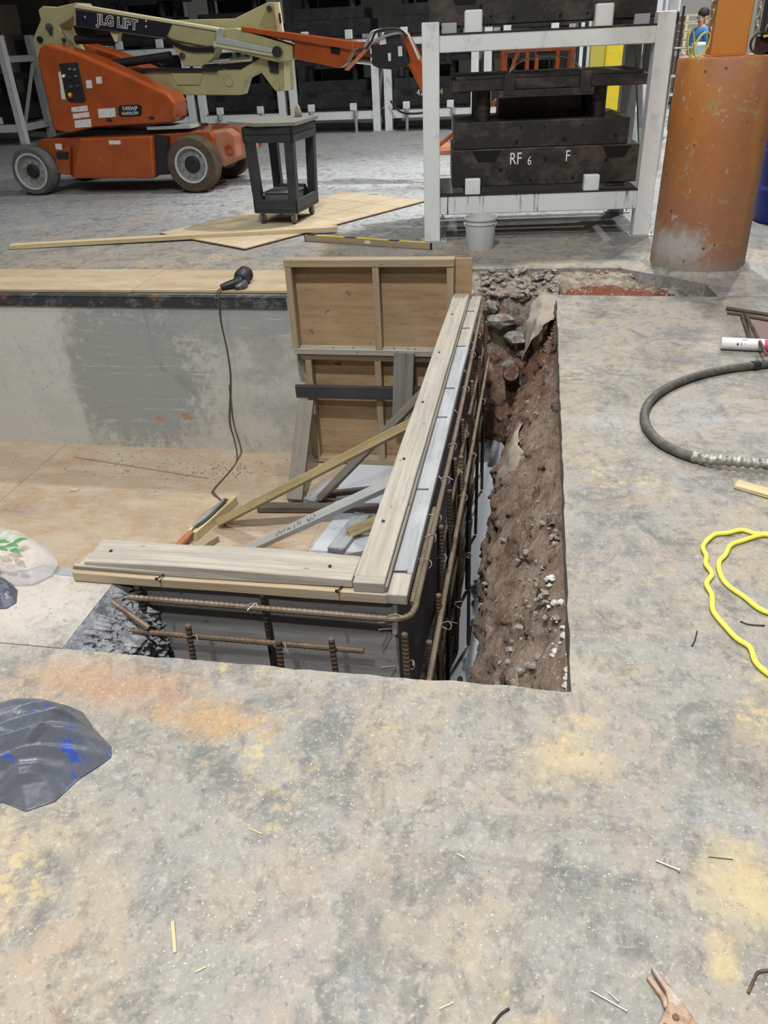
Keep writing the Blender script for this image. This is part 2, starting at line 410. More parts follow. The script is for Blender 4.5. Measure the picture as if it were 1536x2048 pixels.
# ------------------------------------------------------------------ materials
def mk(name, col, rough=0.7, metal=0.0, layers=(), bump=None, coord='obj', spec=0.5, trans=0.0, alpha=1.0, rvar=0.0, ior=1.45, coat=0.0):
    """base colour plus layers (colour, kind, scale, lo, hi, amount) of noise, speck, wave, spot or range"""
    m = bpy.data.materials.new(name); m.use_nodes = True; nt = m.node_tree; N = nt.nodes; Lk = nt.links
    bs = N['Principled BSDF']; bs.inputs['Roughness'].default_value = rough; bs.inputs['Metallic'].default_value = metal
    bs.inputs['Specular IOR Level'].default_value = spec; bs.inputs['Alpha'].default_value = alpha
    bs.inputs['Transmission Weight'].default_value = trans; bs.inputs['IOR'].default_value = ior
    bs.inputs['Coat Weight'].default_value = coat; bs.inputs['Coat Roughness'].default_value = 0.12
    if coord == 'pos': src = N.new('ShaderNodeNewGeometry').outputs['Position']
    else:
        tc = N.new('ShaderNodeTexCoord').outputs['Object']; oi = N.new('ShaderNodeObjectInfo')
        mu = N.new('ShaderNodeMath'); mu.operation = 'MULTIPLY'; mu.inputs[1].default_value = 23.7; Lk.new(oi.outputs['Random'], mu.inputs[0])
        ad = N.new('ShaderNodeVectorMath'); ad.operation = 'ADD'; Lk.new(tc, ad.inputs[0]); Lk.new(mu.outputs[0], ad.inputs[1]); src = ad.outputs[0]
    def scaled(sv):
        v = N.new('ShaderNodeVectorMath'); v.operation = 'MULTIPLY'; Lk.new(src, v.inputs[0])
        v.inputs[1].default_value = sv if isinstance(sv, tuple) else (sv, sv, sv); return v.outputs[0]
    def rng(o, lo, hi, amt):
        r = N.new('ShaderNodeMapRange'); r.inputs[1].default_value = lo; r.inputs[2].default_value = hi
        r.inputs[3].default_value = 0; r.inputs[4].default_value = amt; Lk.new(o, r.inputs[0]); return r.outputs[0]
    def tex(kind, sv, det=9.0):
        if kind in ('noise', 'warp'):
            t = N.new('ShaderNodeTexNoise'); t.inputs['Scale'].default_value = 1; t.inputs['Detail'].default_value = det
            t.inputs['Roughness'].default_value = 0.68; t.inputs['Distortion'].default_value = 1.2 if kind == 'warp' else 0.0
            Lk.new(scaled(sv), t.inputs['Vector']); return t.outputs['Fac']
        if kind == 'speck':
            t = N.new('ShaderNodeTexVoronoi'); t.inputs['Scale'].default_value = 1; Lk.new(scaled(sv), t.inputs['Vector']); return t.outputs['Distance']
        if kind == 'crack':
            t = N.new('ShaderNodeTexVoronoi'); t.feature = 'DISTANCE_TO_EDGE'; t.inputs['Scale'].default_value = 1; Lk.new(scaled(sv), t.inputs['Vector']); return t.outputs['Distance']
        if kind == 'wave':
            t = N.new('ShaderNodeTexWave'); t.inputs['Scale'].default_value = 1; t.inputs['Distortion'].default_value = 5; t.inputs['Detail'].default_value = 3
            Lk.new(scaled(sv), t.inputs['Vector']); return t.outputs['Fac']
    cur = None
    for ly in layers:
        c, kind, sv, lo, hi, amt = ly[:6]
        if kind == 'spot':      # sv = (centre, radius scale xyz): a stain of its own shape
            d = N.new('ShaderNodeVectorMath'); d.operation = 'SUBTRACT'; Lk.new(src, d.inputs[0]); d.inputs[1].default_value = sv[0]
            e = N.new('ShaderNodeVectorMath'); e.operation = 'MULTIPLY'; Lk.new(d.outputs[0], e.inputs[0]); e.inputs[1].default_value = sv[1]
            l = N.new('ShaderNodeVectorMath'); l.operation = 'LENGTH'; Lk.new(e.outputs[0], l.inputs[0])
            nz = tex('noise', 15.0); a = N.new('ShaderNodeMath'); a.operation = 'MULTIPLY_ADD'; Lk.new(nz, a.inputs[0]); a.inputs[1].default_value = 1.6; Lk.new(l.outputs['Value'], a.inputs[2])
            fac = rng(a.outputs[0], lo, hi, amt)
        elif kind in ('rx', 'ry', 'rz'):
            sp = N.new('ShaderNodeSeparateXYZ'); Lk.new(src, sp.inputs[0]); o = sp.outputs['xyz'.index(kind[1])]
            nz = tex('noise', sv); a = N.new('ShaderNodeMath'); a.operation = 'MULTIPLY_ADD'; Lk.new(nz, a.inputs[0]); a.inputs[1].default_value = ly[6] if len(ly) > 6 else 0.5; Lk.new(o, a.inputs[2])
            fac = rng(a.outputs[0], lo, hi, amt)
        else:
            fac = rng(tex(kind, sv), lo, hi, amt)
            if len(ly) > 6:     # gated by a second, larger noise
                g = rng(tex('noise', ly[6][0]), ly[6][1], ly[6][2], 1.0)
                mm = N.new('ShaderNodeMath'); mm.operation = 'MULTIPLY'; Lk.new(fac, mm.inputs[0]); Lk.new(g, mm.inputs[1]); fac = mm.outputs[0]
        mx = N.new('ShaderNodeMix'); mx.data_type = 'RGBA'; Lk.new(fac, mx.inputs[0])
        if cur is None: mx.inputs[6].default_value = (*col, 1)
        else: Lk.new(cur, mx.inputs[6])
        mx.inputs[7].default_value = (*c, 1); cur = mx.outputs[2]
    if cur is None: bs.inputs['Base Color'].default_value = (*col, 1)
    else: Lk.new(cur, bs.inputs['Base Color'])
    if rvar:
        Lk.new(rng(tex('noise', 3.0), 0.3, 0.7, 1), (q := N.new('ShaderNodeMath')).inputs[0]); q.operation = 'MULTIPLY_ADD'
        q.inputs[1].default_value = rvar; q.inputs[2].default_value = rough; Lk.new(q.outputs[0], bs.inputs['Roughness'])
    if bump:
        bn = N.new('ShaderNodeBump'); bn.inputs['Strength'].default_value = bump[1]; bn.inputs['Distance'].default_value = bump[2] if len(bump) > 2 else 0.01
        Lk.new(tex(bump[3] if len(bump) > 3 else 'noise', bump[0], 8.0), bn.inputs['Height']); Lk.new(bn.outputs[0], bs.inputs['Normal'])
    return m

def wood(name, a, b, c=None, rough=0.75, grain=42.0, blotch=0.5, stain=None):
    """a: base, b: grain streaks, c: weathering blotches; grain runs along local X"""
    return mk(name, a, rough, 0, layers=(
        (b, 'noise', (1.6, grain, grain), 0.42, 0.68, 0.75),
        (tuple(v * 0.45 for v in b), 'noise', (3.0, grain * 2.2, grain * 2.2), 0.58, 0.75, 0.6),
        (c or b, 'noise', (3.0, 7.0, 7.0), 0.45, 0.7, blotch),
        (tuple(v * 0.3 for v in b), 'speck', (7.0, 16.0, 16.0), 0.10, 0.05, 0.55)),
        bump=((4.0, grain * 1.5, grain * 1.5), 0.25, 0.004))

M = {}
M['floor'] = mk('shop_floor_concrete', (0.245, 0.24, 0.222), 0.70, 0, coord='pos', rvar=-0.2, layers=(
    ((0.135, 0.14, 0.135), 'warp', (1.9, 2.1, 1.9), 0.48, 0.58, 0.85),
    ((0.312, 0.264, 0.202), 'warp', (1.5, 1.3, 1.5), 0.46, 0.57, 0.9, ((0.5, 0.5, 0.5), 0.30, 0.50)),
    ((0.30, 0.25, 0.205), 'noise', (3.3, 3.6, 3.3), 0.50, 0.60, 0.75),
    ((0.25, 0.265, 0.28), 'ry', 0.9, 7.4, 8.8, 0.93, 1.2),                        # beyond the pit the floor is swept, bluish grey
    ((0.47, 0.50, 0.53), 'spot', ((-1.9, 10.6, 0), (0.36, 0.36, 1)), 1.9, 1.5, 0.9),   # paler bluish stretch by the rack
    ((0.36, 0.375, 0.39), 'noise', (0.5, 2.2, 0.5), 0.55, 0.66, 0.5),
    ((0.105, 0.11, 0.105), 'warp', (6.0, 5.0, 6.0), 0.52, 0.64, 0.75),
    ((0.115, 0.115, 0.11), 'noise', (17.0, 13.0, 17.0), 0.52, 0.66, 0.7),
    ((0.36, 0.335, 0.29), 'noise', (26.0, 23.0, 26.0), 0.53, 0.66, 0.65),
    ((0.48, 0.38, 0.195), 'noise', (24.0, 24.0, 24.0), 0.46, 0.60, 0.75, ((2.0, 1.9, 2.0), 0.54, 0.62)),   # sawdust
    ((0.50, 0.40, 0.20), 'spot', ((0.52, 1.14, 0), (7.0, 6.0, 1)), 1.7, 1.0, 0.6),
    ((0.50, 0.40, 0.20), 'spot', ((0.45, 0.97, 0), (20.0, 12.0, 1)), 1.6, 1.0, 0.65),
    ((0.48, 0.38, 0.20), 'spot', ((0.16, 1.44, 0), (5.0, 8.0, 1)), 1.6, 1.0, 0.4),
    ((0.48, 0.38, 0.20), 'spot', ((0.20, 1.58, 0), (11.0, 16.0, 1)), 1.5, 1.0, 0.5),
    ((0.36, 0.19, 0.09), 'spot', ((-1.15, 1.54, 0), (2.0, 6.5, 1)), 1.6, 0.95, 0.6),          # rust stain along the cut
    ((0.42, 0.25, 0.10), 'spot', ((-0.80, 1.45, 0), (3.6, 9.0, 1)), 1.6, 1.0, 0.6),
    ((0.50, 0.455, 0.415), 'spot', ((-1.75, 1.93, 0), (1.5, 3.0, 1)), 1.85, 1.2, 0.6),            # pale dusty old wall top
    ((0.42, 0.25, 0.135), 'noise', (7.0, 9.0, 7.0), 0.52, 0.62, 0.6, ((1.0, 1.0, 1.0), 0.54, 0.64)),
    ((0.44, 0.425, 0.39), 'noise', (85.0, 85.0, 85.0), 0.55, 0.66, 0.6),
    ((0.08, 0.08, 0.08), 'noise', (60.0, 48.0, 60.0), 0.57, 0.68, 0.65),
    ((0.56, 0.53, 0.47), 'noise', (150.0, 150.0, 150.0), 0.60, 0.68, 0.7, ((3.2, 3.2, 3.2), 0.46, 0.60)),
    ((0.40, 0.10, 0.09), 'noise', (40.0, 40.0, 40.0), 0.54, 0.60, 0.7, ((1.0, 1.0, 1.0), 0.70, 0.72))),
    bump=(34.0, 0.5, 0.006))
M['pitwall'] = mk('pit_wall_concrete', (0.47, 0.475, 0.455), 0.75, 0, coord='pos', layers=(
    ((0.54, 0.50, 0.43), 'rz', (1.4, 1.2, 1.0), -0.55, -1.0, 0.8, 0.6),
    ((0.255, 0.28, 0.285), 'spot', ((-3.12, 5.5, -0.62), (1.35, 1, 1.25)), 1.75, 1.45, 0.8),       # smooth grey patch of render
    ((0.27, 0.295, 0.30), 'spot', ((-2.2, 5.5, -0.12), (0.8, 1, 3.0)), 1.8, 1.3, 0.75),
    ((0.30, 0.31, 0.305), 'noise', (1.6, 1.0, 1.8), 0.52, 0.62, 0.7),
    ((0.55, 0.565, 0.56), 'rx', (3.0, 1.0, 0.6), -3.48, -3.54, 0.6, 0.25),
    ((0.20, 0.21, 0.205), 'warp', (3.0, 1.0, 1.0), 0.58, 0.68, 0.5),
    ((0.62, 0.62, 0.59), 'noise', (3.0, 1.0, 46.0), 0.58, 0.68, 0.5),
    ((0.25, 0.26, 0.25), 'noise', (30.0, 1.0, 24.0), 0.58, 0.68, 0.55),
    ((0.42, 0.18, 0.08), 'spot', ((-2.72, 5.5, -0.98), (11, 1, 14)), 1.4, 1.05, 0.8),
    ((0.42, 0.20, 0.09), 'spot', ((-2.95, 5.5, -1.0), (14, 1, 20)), 1.35, 1.05, 0.7)),
    bump=(18.0, 0.35, 0.006))
M['pitfloor'] = mk('dusty_pit_floor', (0.365, 0.283, 0.195), 0.85, 0, coord='pos', layers=(
    ((0.43, 0.358, 0.268), 'noise', (2.0, 5.0, 1.0), 0.42, 0.60, 0.85),
    ((0.355, 0.228, 0.13), 'warp', (1.8, 1.4, 1.0), 0.50, 0.64, 0.8),
    ((0.47, 0.41, 0.33), 'noise', (8.0, 40.0, 1.0), 0.52, 0.66, 0.5),
    ((0.20, 0.20, 0.22), 'noise', (24.0, 30.0, 1.0), 0.48, 0.58, 0.85, ((1.5, 3.0, 1.0), 0.55, 0.64)),
    ((0.13, 0.11, 0.09), 'noise', (34.0, 46.0, 1.0), 0.62, 0.68, 0.85)),
    bump=(30.0, 0.3, 0.005))
M['footing'] = mk('blue_grey_footing_concrete', (0.46, 0.49, 0.54), 0.7, 0, coord='pos', layers=(
    ((0.34, 0.36, 0.40), 'noise', (2.2, 2.2, 1.0), 0.5, 0.68, 0.7),
    ((0.46, 0.41, 0.30), 'noise', (4.0, 4.0, 1.0), 0.60, 0.72, 0.6),
    ((0.07, 0.07, 0.07), 'noise', (34.0, 34.0, 1.0), 0.64, 0.70, 0.9)), bump=(30.0, 0.2, 0.004))
M['earth'] = mk('red_brown_earth', (0.265, 0.19, 0.14), 0.95, 0, coord='pos', spec=0.15, layers=(
    ((0.37, 0.285, 0.225), 'noise', (6.0, 5.0, 6.0), 0.43, 0.58, 0.85),
    ((0.19, 0.105, 0.07), 'noise', (3.0, 1.1, 3.0), 0.50, 0.62, 0.7),
    ((0.19, 0.075, 0.045), 'ry', 1.5, 4.2, 5.4, 0.6, 0.8),
    ((0.40, 0.33, 0.27), 'noise', (30.0, 30.0, 30.0), 0.52, 0.64, 0.8),
    ((0.56, 0.54, 0.51), 'noise', (16.0, 12.0, 16.0), 0.56, 0.64, 0.85, ((1.6, 1.6, 1.6), 0.48, 0.60)),
    ((0.60, 0.58, 0.55), 'speck', (46.0, 46.0, 46.0), 0.20, 0.10, 0.8, ((2.2, 2.2, 2.2), 0.42, 0.56)),
    ((0.07, 0.045, 0.035), 'noise', (18.0, 18.0, 18.0), 0.56, 0.68, 0.8)), bump=(42.0, 1.0, 0.025))
M['gravel'] = mk('tan_gravel_fill', (0.29, 0.235, 0.18), 0.95, 0, coord='pos', spec=0.15, layers=(
    ((0.42, 0.40, 0.37), 'noise', (12.0, 12.0, 12.0), 0.47, 0.58, 0.9), ((0.13, 0.09, 0.065), 'noise', (17.0, 17.0, 17.0), 0.52, 0.64, 0.85),
    ((0.20, 0.065, 0.035), 'spot', ((0.60, 5.93, -0.1), (1.5, 4.6, 1)), 1.75, 1.45, 0.95),
    ((0.56, 0.54, 0.50), 'speck', (34.0, 34.0, 34.0), 0.25, 0.12, 0.8)), bump=(40.0, 1.0, 0.02))
M['broken'] = mk('broken_wet_concrete', (0.27, 0.28, 0.31), 0.45, 0, coord='pos', layers=(
    ((0.45, 0.46, 0.49), 'noise', 26.0, 0.46, 0.58, 0.9), ((0.08, 0.085, 0.10), 'noise', 14.0, 0.54, 0.64, 0.85)), bump=(60.0, 1.0, 0.02))
M['rock'] = mk('rubble_stone', (0.33, 0.29, 0.245), 0.9, 0, layers=(
    ((0.46, 0.43, 0.38), 'noise', 1.8, 0.45, 0.60, 0.8), ((0.22, 0.135, 0.085), 'noise', 1.2, 0.48, 0.60, 0.85)), bump=(60.0, 0.6, 0.01))
M['rockgrey'] = mk('rubble_grey_stone', (0.30, 0.30, 0.295), 0.9, 0, layers=(
    ((0.46, 0.46, 0.45), 'noise', 1.6, 0.45, 0.60, 0.8), ((0.20, 0.145, 0.105), 'noise', 1.1, 0.48, 0.58, 0.85), ((0.10, 0.09, 0.08), 'noise', 3.5, 0.54, 0.64, 0.7)), bump=(60.0, 0.6, 0.01))
M['rockwhite'] = mk('whitish_concrete_crumb', (0.50, 0.50, 0.49), 0.9, 0, layers=(((0.30, 0.27, 0.24), 'noise', 1.4, 0.5, 0.6, 0.7),))
M['w_pale'] = wood('pale_weathered_lumber', (0.375, 0.345, 0.295), (0.20, 0.172, 0.135), (0.26, 0.243, 0.22), blotch=0.75, stain=(0.17, 0.16, 0.147))
M['w_fresh'] = wood('fresh_yellow_lumber', (0.56, 0.46, 0.28), (0.42, 0.305, 0.15), (0.52, 0.43, 0.28), blotch=0.4)
M['w_orange'] = wood('orange_stained_lumber', (0.42, 0.345, 0.23), (0.30, 0.185, 0.085), (0.37, 0.335, 0.30), blotch=0.7, stain=(0.36, 0.22, 0.11))
M['w_grey'] = wood('grey_weathered_lumber', (0.20, 0.18, 0.15), (0.125, 0.108, 0.088), (0.265, 0.25, 0.225), blotch=0.6)
M['w_greypale'] = wood('pale_grey_lumber', (0.30, 0.318, 0.332), (0.155, 0.163, 0.172), (0.41, 0.425, 0.435), blotch=0.7, stain=(0.16, 0.175, 0.20))
M['w_greydirty'] = wood('dirty_green_grey_board', (0.20, 0.20, 0.175), (0.11, 0.107, 0.09), (0.27, 0.275, 0.25), blotch=0.6)
M['w_white'] = wood('whitened_lumber', (0.43, 0.445, 0.44), (0.25, 0.258, 0.25), (0.54, 0.55, 0.54), blotch=0.6)
M['w_olive'] = wood('treated_olive_lumber', (0.345, 0.275, 0.145), (0.19, 0.14, 0.065), (0.42, 0.345, 0.19), blotch=0.6)
M['w_stud'] = wood('tan_stud_lumber', (0.345, 0.27, 0.175), (0.22, 0.158, 0.092), (0.28, 0.235, 0.165), blotch=0.6)
M['w_black'] = wood('blackened_lumber', (0.035, 0.037, 0.042), (0.018, 0.018, 0.02), (0.075, 0.075, 0.08), blotch=0.5, rough=0.6)
M['w_dark'] = wood('dark_dirty_lumber', (0.105, 0.088, 0.07), (0.05, 0.042, 0.033), (0.20, 0.18, 0.15), blotch=0.6)
M['ply'] = wood('golden_brown_plywood', (0.37, 0.25, 0.14), (0.215, 0.135, 0.068), (0.44, 0.325, 0.205), grain=18.0, blotch=0.6, stain=(0.25, 0.165, 0.09))
M['plydk'] = wood('dark_stained_form_plywood', (0.27, 0.27, 0.265), (0.135, 0.132, 0.128), (0.33, 0.33, 0.33), grain=24.0, blotch=0.6)
M['plyfloor'] = wood('pale_osb_sheet', (0.52, 0.43, 0.29), (0.41, 0.31, 0.18), (0.58, 0.51, 0.39), grain=12.0, blotch=0.6)
M['plystrip'] = wood('dusty_plywood_strip', (0.42, 0.325, 0.215), (0.32, 0.215, 0.12), (0.48, 0.425, 0.34), grain=7.0, blotch=0.7, stain=(0.38, 0.26, 0.16))
M['edgered'] = mk('dark_red_edge', (0.10, 0.035, 0.022), 0.8)
M['filmply'] = mk('blue_black_film_faced_plywood', (0.035, 0.040, 0.070), 0.38, 0, layers=(((0.075, 0.08, 0.11), 'noise', (2.0, 3.0, 3.0), 0.48, 0.7, 0.7),), spec=0.6)
M['galv'] = mk('dull_galvanised_steel', (0.47, 0.48, 0.49), 0.45, 0.6, layers=(((0.30, 0.29, 0.28), 'noise', 12.0, 0.5, 0.7, 0.6),))
M['rust'] = mk('rusty_rebar_steel', (0.115, 0.085, 0.062), 0.7, 0.35, layers=(((0.21, 0.115, 0.06), 'noise', 11.0, 0.48, 0.64, 0.8), ((0.045, 0.042, 0.042), 'noise', 7.0, 0.5, 0.64, 0.8)))
M['rustlt'] = mk('tan_rebar_steel', (0.175, 0.14, 0.10), 0.6, 0.35, layers=(((0.10, 0.07, 0.045), 'noise', 9.0, 0.48, 0.64, 0.8),))
M['rustdk'] = mk('black_rebar_steel', (0.05, 0.047, 0.043), 0.6, 0.4, layers=(((0.11, 0.08, 0.055), 'noise', 11.0, 0.5, 0.66, 0.6),))
M['wire'] = mk('bright_tie_wire', (0.62, 0.60, 0.56), 0.35, 0.8)
M['white'] = mk('chipped_white_paint', (0.70, 0.74, 0.74), 0.5, 0, layers=(
    ((0.42, 0.43, 0.42), 'noise', (6.0, 6.0, 5.0), 0.56, 0.70, 0.7), ((0.10, 0.10, 0.10), 'noise', 17.0, 0.68, 0.72, 0.9), ((0.80, 0.83, 0.84), 'noise', 2.0, 0.5, 0.7, 0.6)), bump=(30.0, 0.1, 0.003))
M['whitedrip'] = mk('white_paint_with_black_drips', (0.70, 0.735, 0.75), 0.5, 0, layers=(
    ((0.03, 0.03, 0.03), 'noise', (46.0, 2.0, 1.2), 0.54, 0.57, 0.95, ((2.1, 2.0, 0.4), 0.50, 0.56)), ((0.35, 0.35, 0.34), 'noise', 20.0, 0.64, 0.70, 0.7)))
M['greywhite'] = mk('dirty_grey_white_paint', (0.40, 0.42, 0.42), 0.6, 0, layers=(((0.22, 0.22, 0.22), 'noise', (5, 5, 3), 0.5, 0.7, 0.7),))
M['die'] = mk('oily_black_die_steel', (0.040, 0.039, 0.037), 0.5, 0.45, layers=(
    ((0.105, 0.088, 0.074), 'noise', (3.0, 3.0, 5.0), 0.48, 0.60, 0.85), ((0.022, 0.022, 0.023), 'noise', 9.0, 0.52, 0.7, 0.8), ((0.42, 0.40, 0.38), 'noise', 44.0, 0.64, 0.69, 0.9, (2.0, 0.50, 0.60))), bump=(24.0, 0.15, 0.004))
M['diedark'] = mk('black_die_steel_far', (0.026, 0.027, 0.029), 0.55, 0.4, layers=(((0.06, 0.06, 0.062), 'noise', 5.0, 0.5, 0.7, 0.8),))
M['hole'] = mk('dark_hole', (0.006, 0.006, 0.006), 0.9)
M['orange'] = mk('glossy_orange_paint', (0.385, 0.078, 0.014), 0.30, 0, coat=0.4, layers=(((0.27, 0.055, 0.013), 'noise', 2.2, 0.45, 0.65, 0.8), ((0.36, 0.17, 0.10), 'noise', 5.0, 0.58, 0.70, 0.45)))
M['orangedull'] = mk('dusty_orange_paint', (0.44, 0.16, 0.075), 0.6, 0, layers=(((0.36, 0.27, 0.22), 'noise', 4.0, 0.48, 0.68, 0.7),))
M['cream'] = mk('cream_boom_paint', (0.44, 0.415, 0.225), 0.5, 0, layers=(((0.31, 0.29, 0.15), 'noise', 3.0, 0.45, 0.7, 0.6), ((0.20, 0.19, 0.13), 'noise', 9.0, 0.66, 0.74, 0.5)))
M['creamlt'] = mk('pale_cream_paint', (0.62, 0.59, 0.38), 0.5)
M['navy'] = mk('navy_black_decal', (0.012, 0.014, 0.026), 0.4)
M['decal'] = mk('white_decal', (0.72, 0.71, 0.69), 0.5, 0, layers=(((0.34, 0.30, 0.30), 'noise', (30.0, 1.0, 60.0), 0.52, 0.6, 0.7),))
M['lettering'] = mk('white_lettering', (0.78, 0.78, 0.76), 0.5)
M['tire'] = mk('dusty_brown_tyre_rubber', (0.075, 0.055, 0.036), 0.85, 0, layers=(((0.14, 0.105, 0.07), 'noise', 8.0, 0.45, 0.68, 0.7),), bump=(40.0, 0.4, 0.01))
M['tiregrey'] = mk('grey_tyre_rubber', (0.085, 0.085, 0.08), 0.85, 0, layers=(((0.17, 0.165, 0.155), 'noise', 8.0, 0.45, 0.68, 0.7),))
M['rim'] = mk('grey_wheel_rim', (0.34, 0.34, 0.335), 0.5, 0.3, layers=(((0.20, 0.19, 0.17), 'noise', 8.0, 0.48, 0.68, 0.7),))
M['rimlt'] = mk('light_rim_ring', (0.55, 0.57, 0.57), 0.45, 0.3)
M['black'] = mk('black_plastic', (0.018, 0.019, 0.021), 0.5)
M['rubber'] = mk('black_rubber', (0.022, 0.022, 0.022), 0.7)
M['cartgrey'] = mk('charcoal_cart_plastic', (0.026, 0.029, 0.036), 0.5, 0, layers=(((0.05, 0.054, 0.062), 'noise', 5.0, 0.5, 0.66, 0.6),))
M['cartbox'] = mk('worn_grey_plastic_box', (0.12, 0.12, 0.12), 0.55)
M['chrome'] = mk('bright_chrome', (0.75, 0.76, 0.77), 0.18, 1.0)
M['steel'] = mk('bare_steel', (0.42, 0.42, 0.42), 0.5, 0.8)
M['red'] = mk('red_plastic', (0.55, 0.03, 0.02), 0.4)
M['yellowp'] = mk('yellow_paint', (0.80, 0.62, 0.03), 0.5, 0, layers=(((0.55, 0.45, 0.10), 'noise', 6.0, 0.5, 0.7, 0.5),))
M['yellowhose'] = mk('yellow_rubber_hose', (0.76, 0.70, 0.10), 0.5, 0, layers=(((0.60, 0.55, 0.14), 'noise', 30.0, 0.55, 0.7, 0.6),))
M['strap'] = mk('yellow_olive_strap', (0.50, 0.44, 0.08), 0.7)
M['bucket'] = mk('milky_white_pail_plastic', (0.52, 0.54, 0.535), 0.5, 0, layers=(((0.40, 0.405, 0.40), 'noise', (9, 9, 4), 0.5, 0.68, 0.6), ((0.62, 0.63, 0.63), 'noise', (16, 16, 2), 0.55, 0.7, 0.5)))
M['bollard'] = mk('worn_orange_bollard_paint', (0.40, 0.15, 0.034), 0.6, 0, coord='pos', layers=(
    ((0.33, 0.135, 0.07), 'rx', (2.0, 2.0, 1.5), 1.30, 1.75, 0.95, 0.5),
    ((0.30, 0.13, 0.07), 'noise', (3.5, 3.5, 2.0), 0.47, 0.62, 0.7),
    ((0.46, 0.20, 0.035), 'noise', (5.0, 5.0, 1.2), 0.54, 0.66, 0.7),
    ((0.29, 0.145, 0.09), 'rz', (2.0, 2.0, 2.0), 1.1, 0.45, 0.75, 0.5),
    ((0.37, 0.34, 0.29), 'noise', (11.0, 11.0, 9.0), 0.585, 0.61, 0.9, ((1.7, 1.7, 2.4), 0.54, 0.58)),
    ((0.47, 0.36, 0.10), 'noise', (16.0, 16.0, 5.0), 0.62, 0.65, 0.9, ((1.3, 1.3, 1.4), 0.50, 0.56)),
    ((0.42, 0.42, 0.41), 'spot', ((1.02, 6.2, 0.17), (3.2, 1.0, 5.0)), 1.75, 1.15, 0.9),
    ((0.30, 0.23, 0.08), 'noise', (13.0, 13.0, 20.0), 0.54, 0.60, 0.9, ((1.1, 1.1, 2.6), 0.56, 0.60)),
    ((0.27, 0.235, 0.205), 'rz', (5.0, 5.0, 3.0), 0.36, 0.22, 0.75, 0.35),
    ((0.045, 0.04, 0.035), 'speck', (9.0, 9.0, 9.0), 0.11, 0.07, 0.9), ((0.12, 0.07, 0.04), 'noise', (30.0, 30.0, 30.0), 0.62, 0.72, 0.6)), bump=(20.0, 0.35, 0.008))
M['column'] = mk('orange_column_paint', (0.52, 0.205, 0.04), 0.55, 0, layers=(((0.40, 0.16, 0.04), 'noise', 5.0, 0.5, 0.7, 0.6),))
M['bluebin'] = mk('royal_blue_plastic', (0.008, 0.022, 0.22), 0.45)
M['bluecloth'] = mk('bright_blue_cloth', (0.03, 0.14, 0.42), 0.8, 0, layers=(((0.5, 0.55, 0.65), 'noise', 12.0, 0.58, 0.66, 0.7),))
M['hose'] = mk('dusty_dark_hose', (0.075, 0.072, 0.066), 0.6, 0, layers=(((0.17, 0.16, 0.14), 'noise', 24.0, 0.48, 0.66, 0.7),))
M['braid'] = mk('braided_silver_hose', (0.27, 0.26, 0.24), 0.5, 0.3, layers=(((0.55, 0.54, 0.50), 'noise', 40.0, 0.5, 0.62, 0.8), ((0.06, 0.06, 0.06), 'noise', 25.0, 0.52, 0.62, 0.8)))
M['cord'] = mk('dark_brown_cord', (0.075, 0.065, 0.05), 0.6)
M['connector'] = mk('orange_brown_plug', (0.36, 0.13, 0.06), 0.6)
M['bagdark'] = mk('dark_grey_plastic_film', (0.105, 0.115, 0.140), 0.36, 0, spec=0.5, layers=(
    ((0.085, 0.09, 0.105), 'noise', 7.0, 0.5, 0.62, 0.7), ((0.035, 0.085, 0.40), 'noise', (8.0, 20.0, 9.0), 0.57, 0.61, 0.95, ((4.0, 4.0, 4.0), 0.48, 0.54)), ((0.19, 0.20, 0.22), 'noise', (10.0, 26.0, 20.0), 0.56, 0.66, 0.6)), bump=(16.0, 0.25, 0.010))
M['bagclear'] = mk('clear_plastic_film', (0.80, 0.80, 0.80), 0.12, 0, spec=0.9, alpha=0.26, bump=(16.0, 0.5, 0.012))
M['bagblue'] = mk('blue_black_plastic_film', (0.045, 0.055, 0.085), 0.22, 0, spec=0.8, layers=(((0.40, 0.43, 0.50), 'noise', (14, 22, 14), 0.60, 0.66, 0.8),), bump=(24.0, 0.6, 0.012))
M['leaf'] = mk('green_leaf_print', (0.07, 0.21, 0.075), 0.5)
M['leafpale'] = mk('pale_green_leaf_print', (0.32, 0.44, 0.34), 0.5)
M['fabric'] = mk('grey_geotextile', (0.34, 0.295, 0.25), 0.95, 0, layers=(((0.27, 0.20, 0.145), 'noise', 8.0, 0.48, 0.66, 0.8),))
M['can'] = mk('white_can_paint', (0.72, 0.73, 0.74), 0.35)
M['pink'] = mk('hot_pink_print', (0.62, 0.06, 0.22), 0.4)
M['angle'] = mk('dark_steel_edge_angle', (0.05, 0.058, 0.066), 0.5, 0.5, layers=(((0.17, 0.19, 0.20), 'noise', (12, 3, 20), 0.5, 0.62, 0.8), ((0.30, 0.15, 0.08), 'noise', (1.5, 1, 3), 0.6, 0.68, 0.7)))
M['plier'] = mk('rusty_dusty_tool_steel', (0.36, 0.255, 0.185), 0.6, 0.2, layers=(((0.20, 0.10, 0.06), 'noise', 30.0, 0.5, 0.62, 0.8), ((0.44, 0.42, 0.40), 'noise', 22.0, 0.52, 0.64, 0.8)))
M['chip'] = mk('sawdust_chips', (0.52, 0.46, 0.35), 0.9)
M['bgwall'] = mk('dim_block_wall', (0.085, 0.083, 0.072), 0.9, 0, coord='pos', layers=(((0.05, 0.05, 0.045), 'noise', (0.6, 1, 0.7), 0.45, 0.65, 0.8), ((0.16, 0.145, 0.11), 'noise', (1.3, 1, 0.9), 0.56, 0.7, 0.6)))
M['bgbrown'] = mk('brown_wall_panel', (0.19, 0.155, 0.115), 0.85, 0, layers=(((0.12, 0.10, 0.075), 'noise', 1.5, 0.45, 0.65, 0.7),))
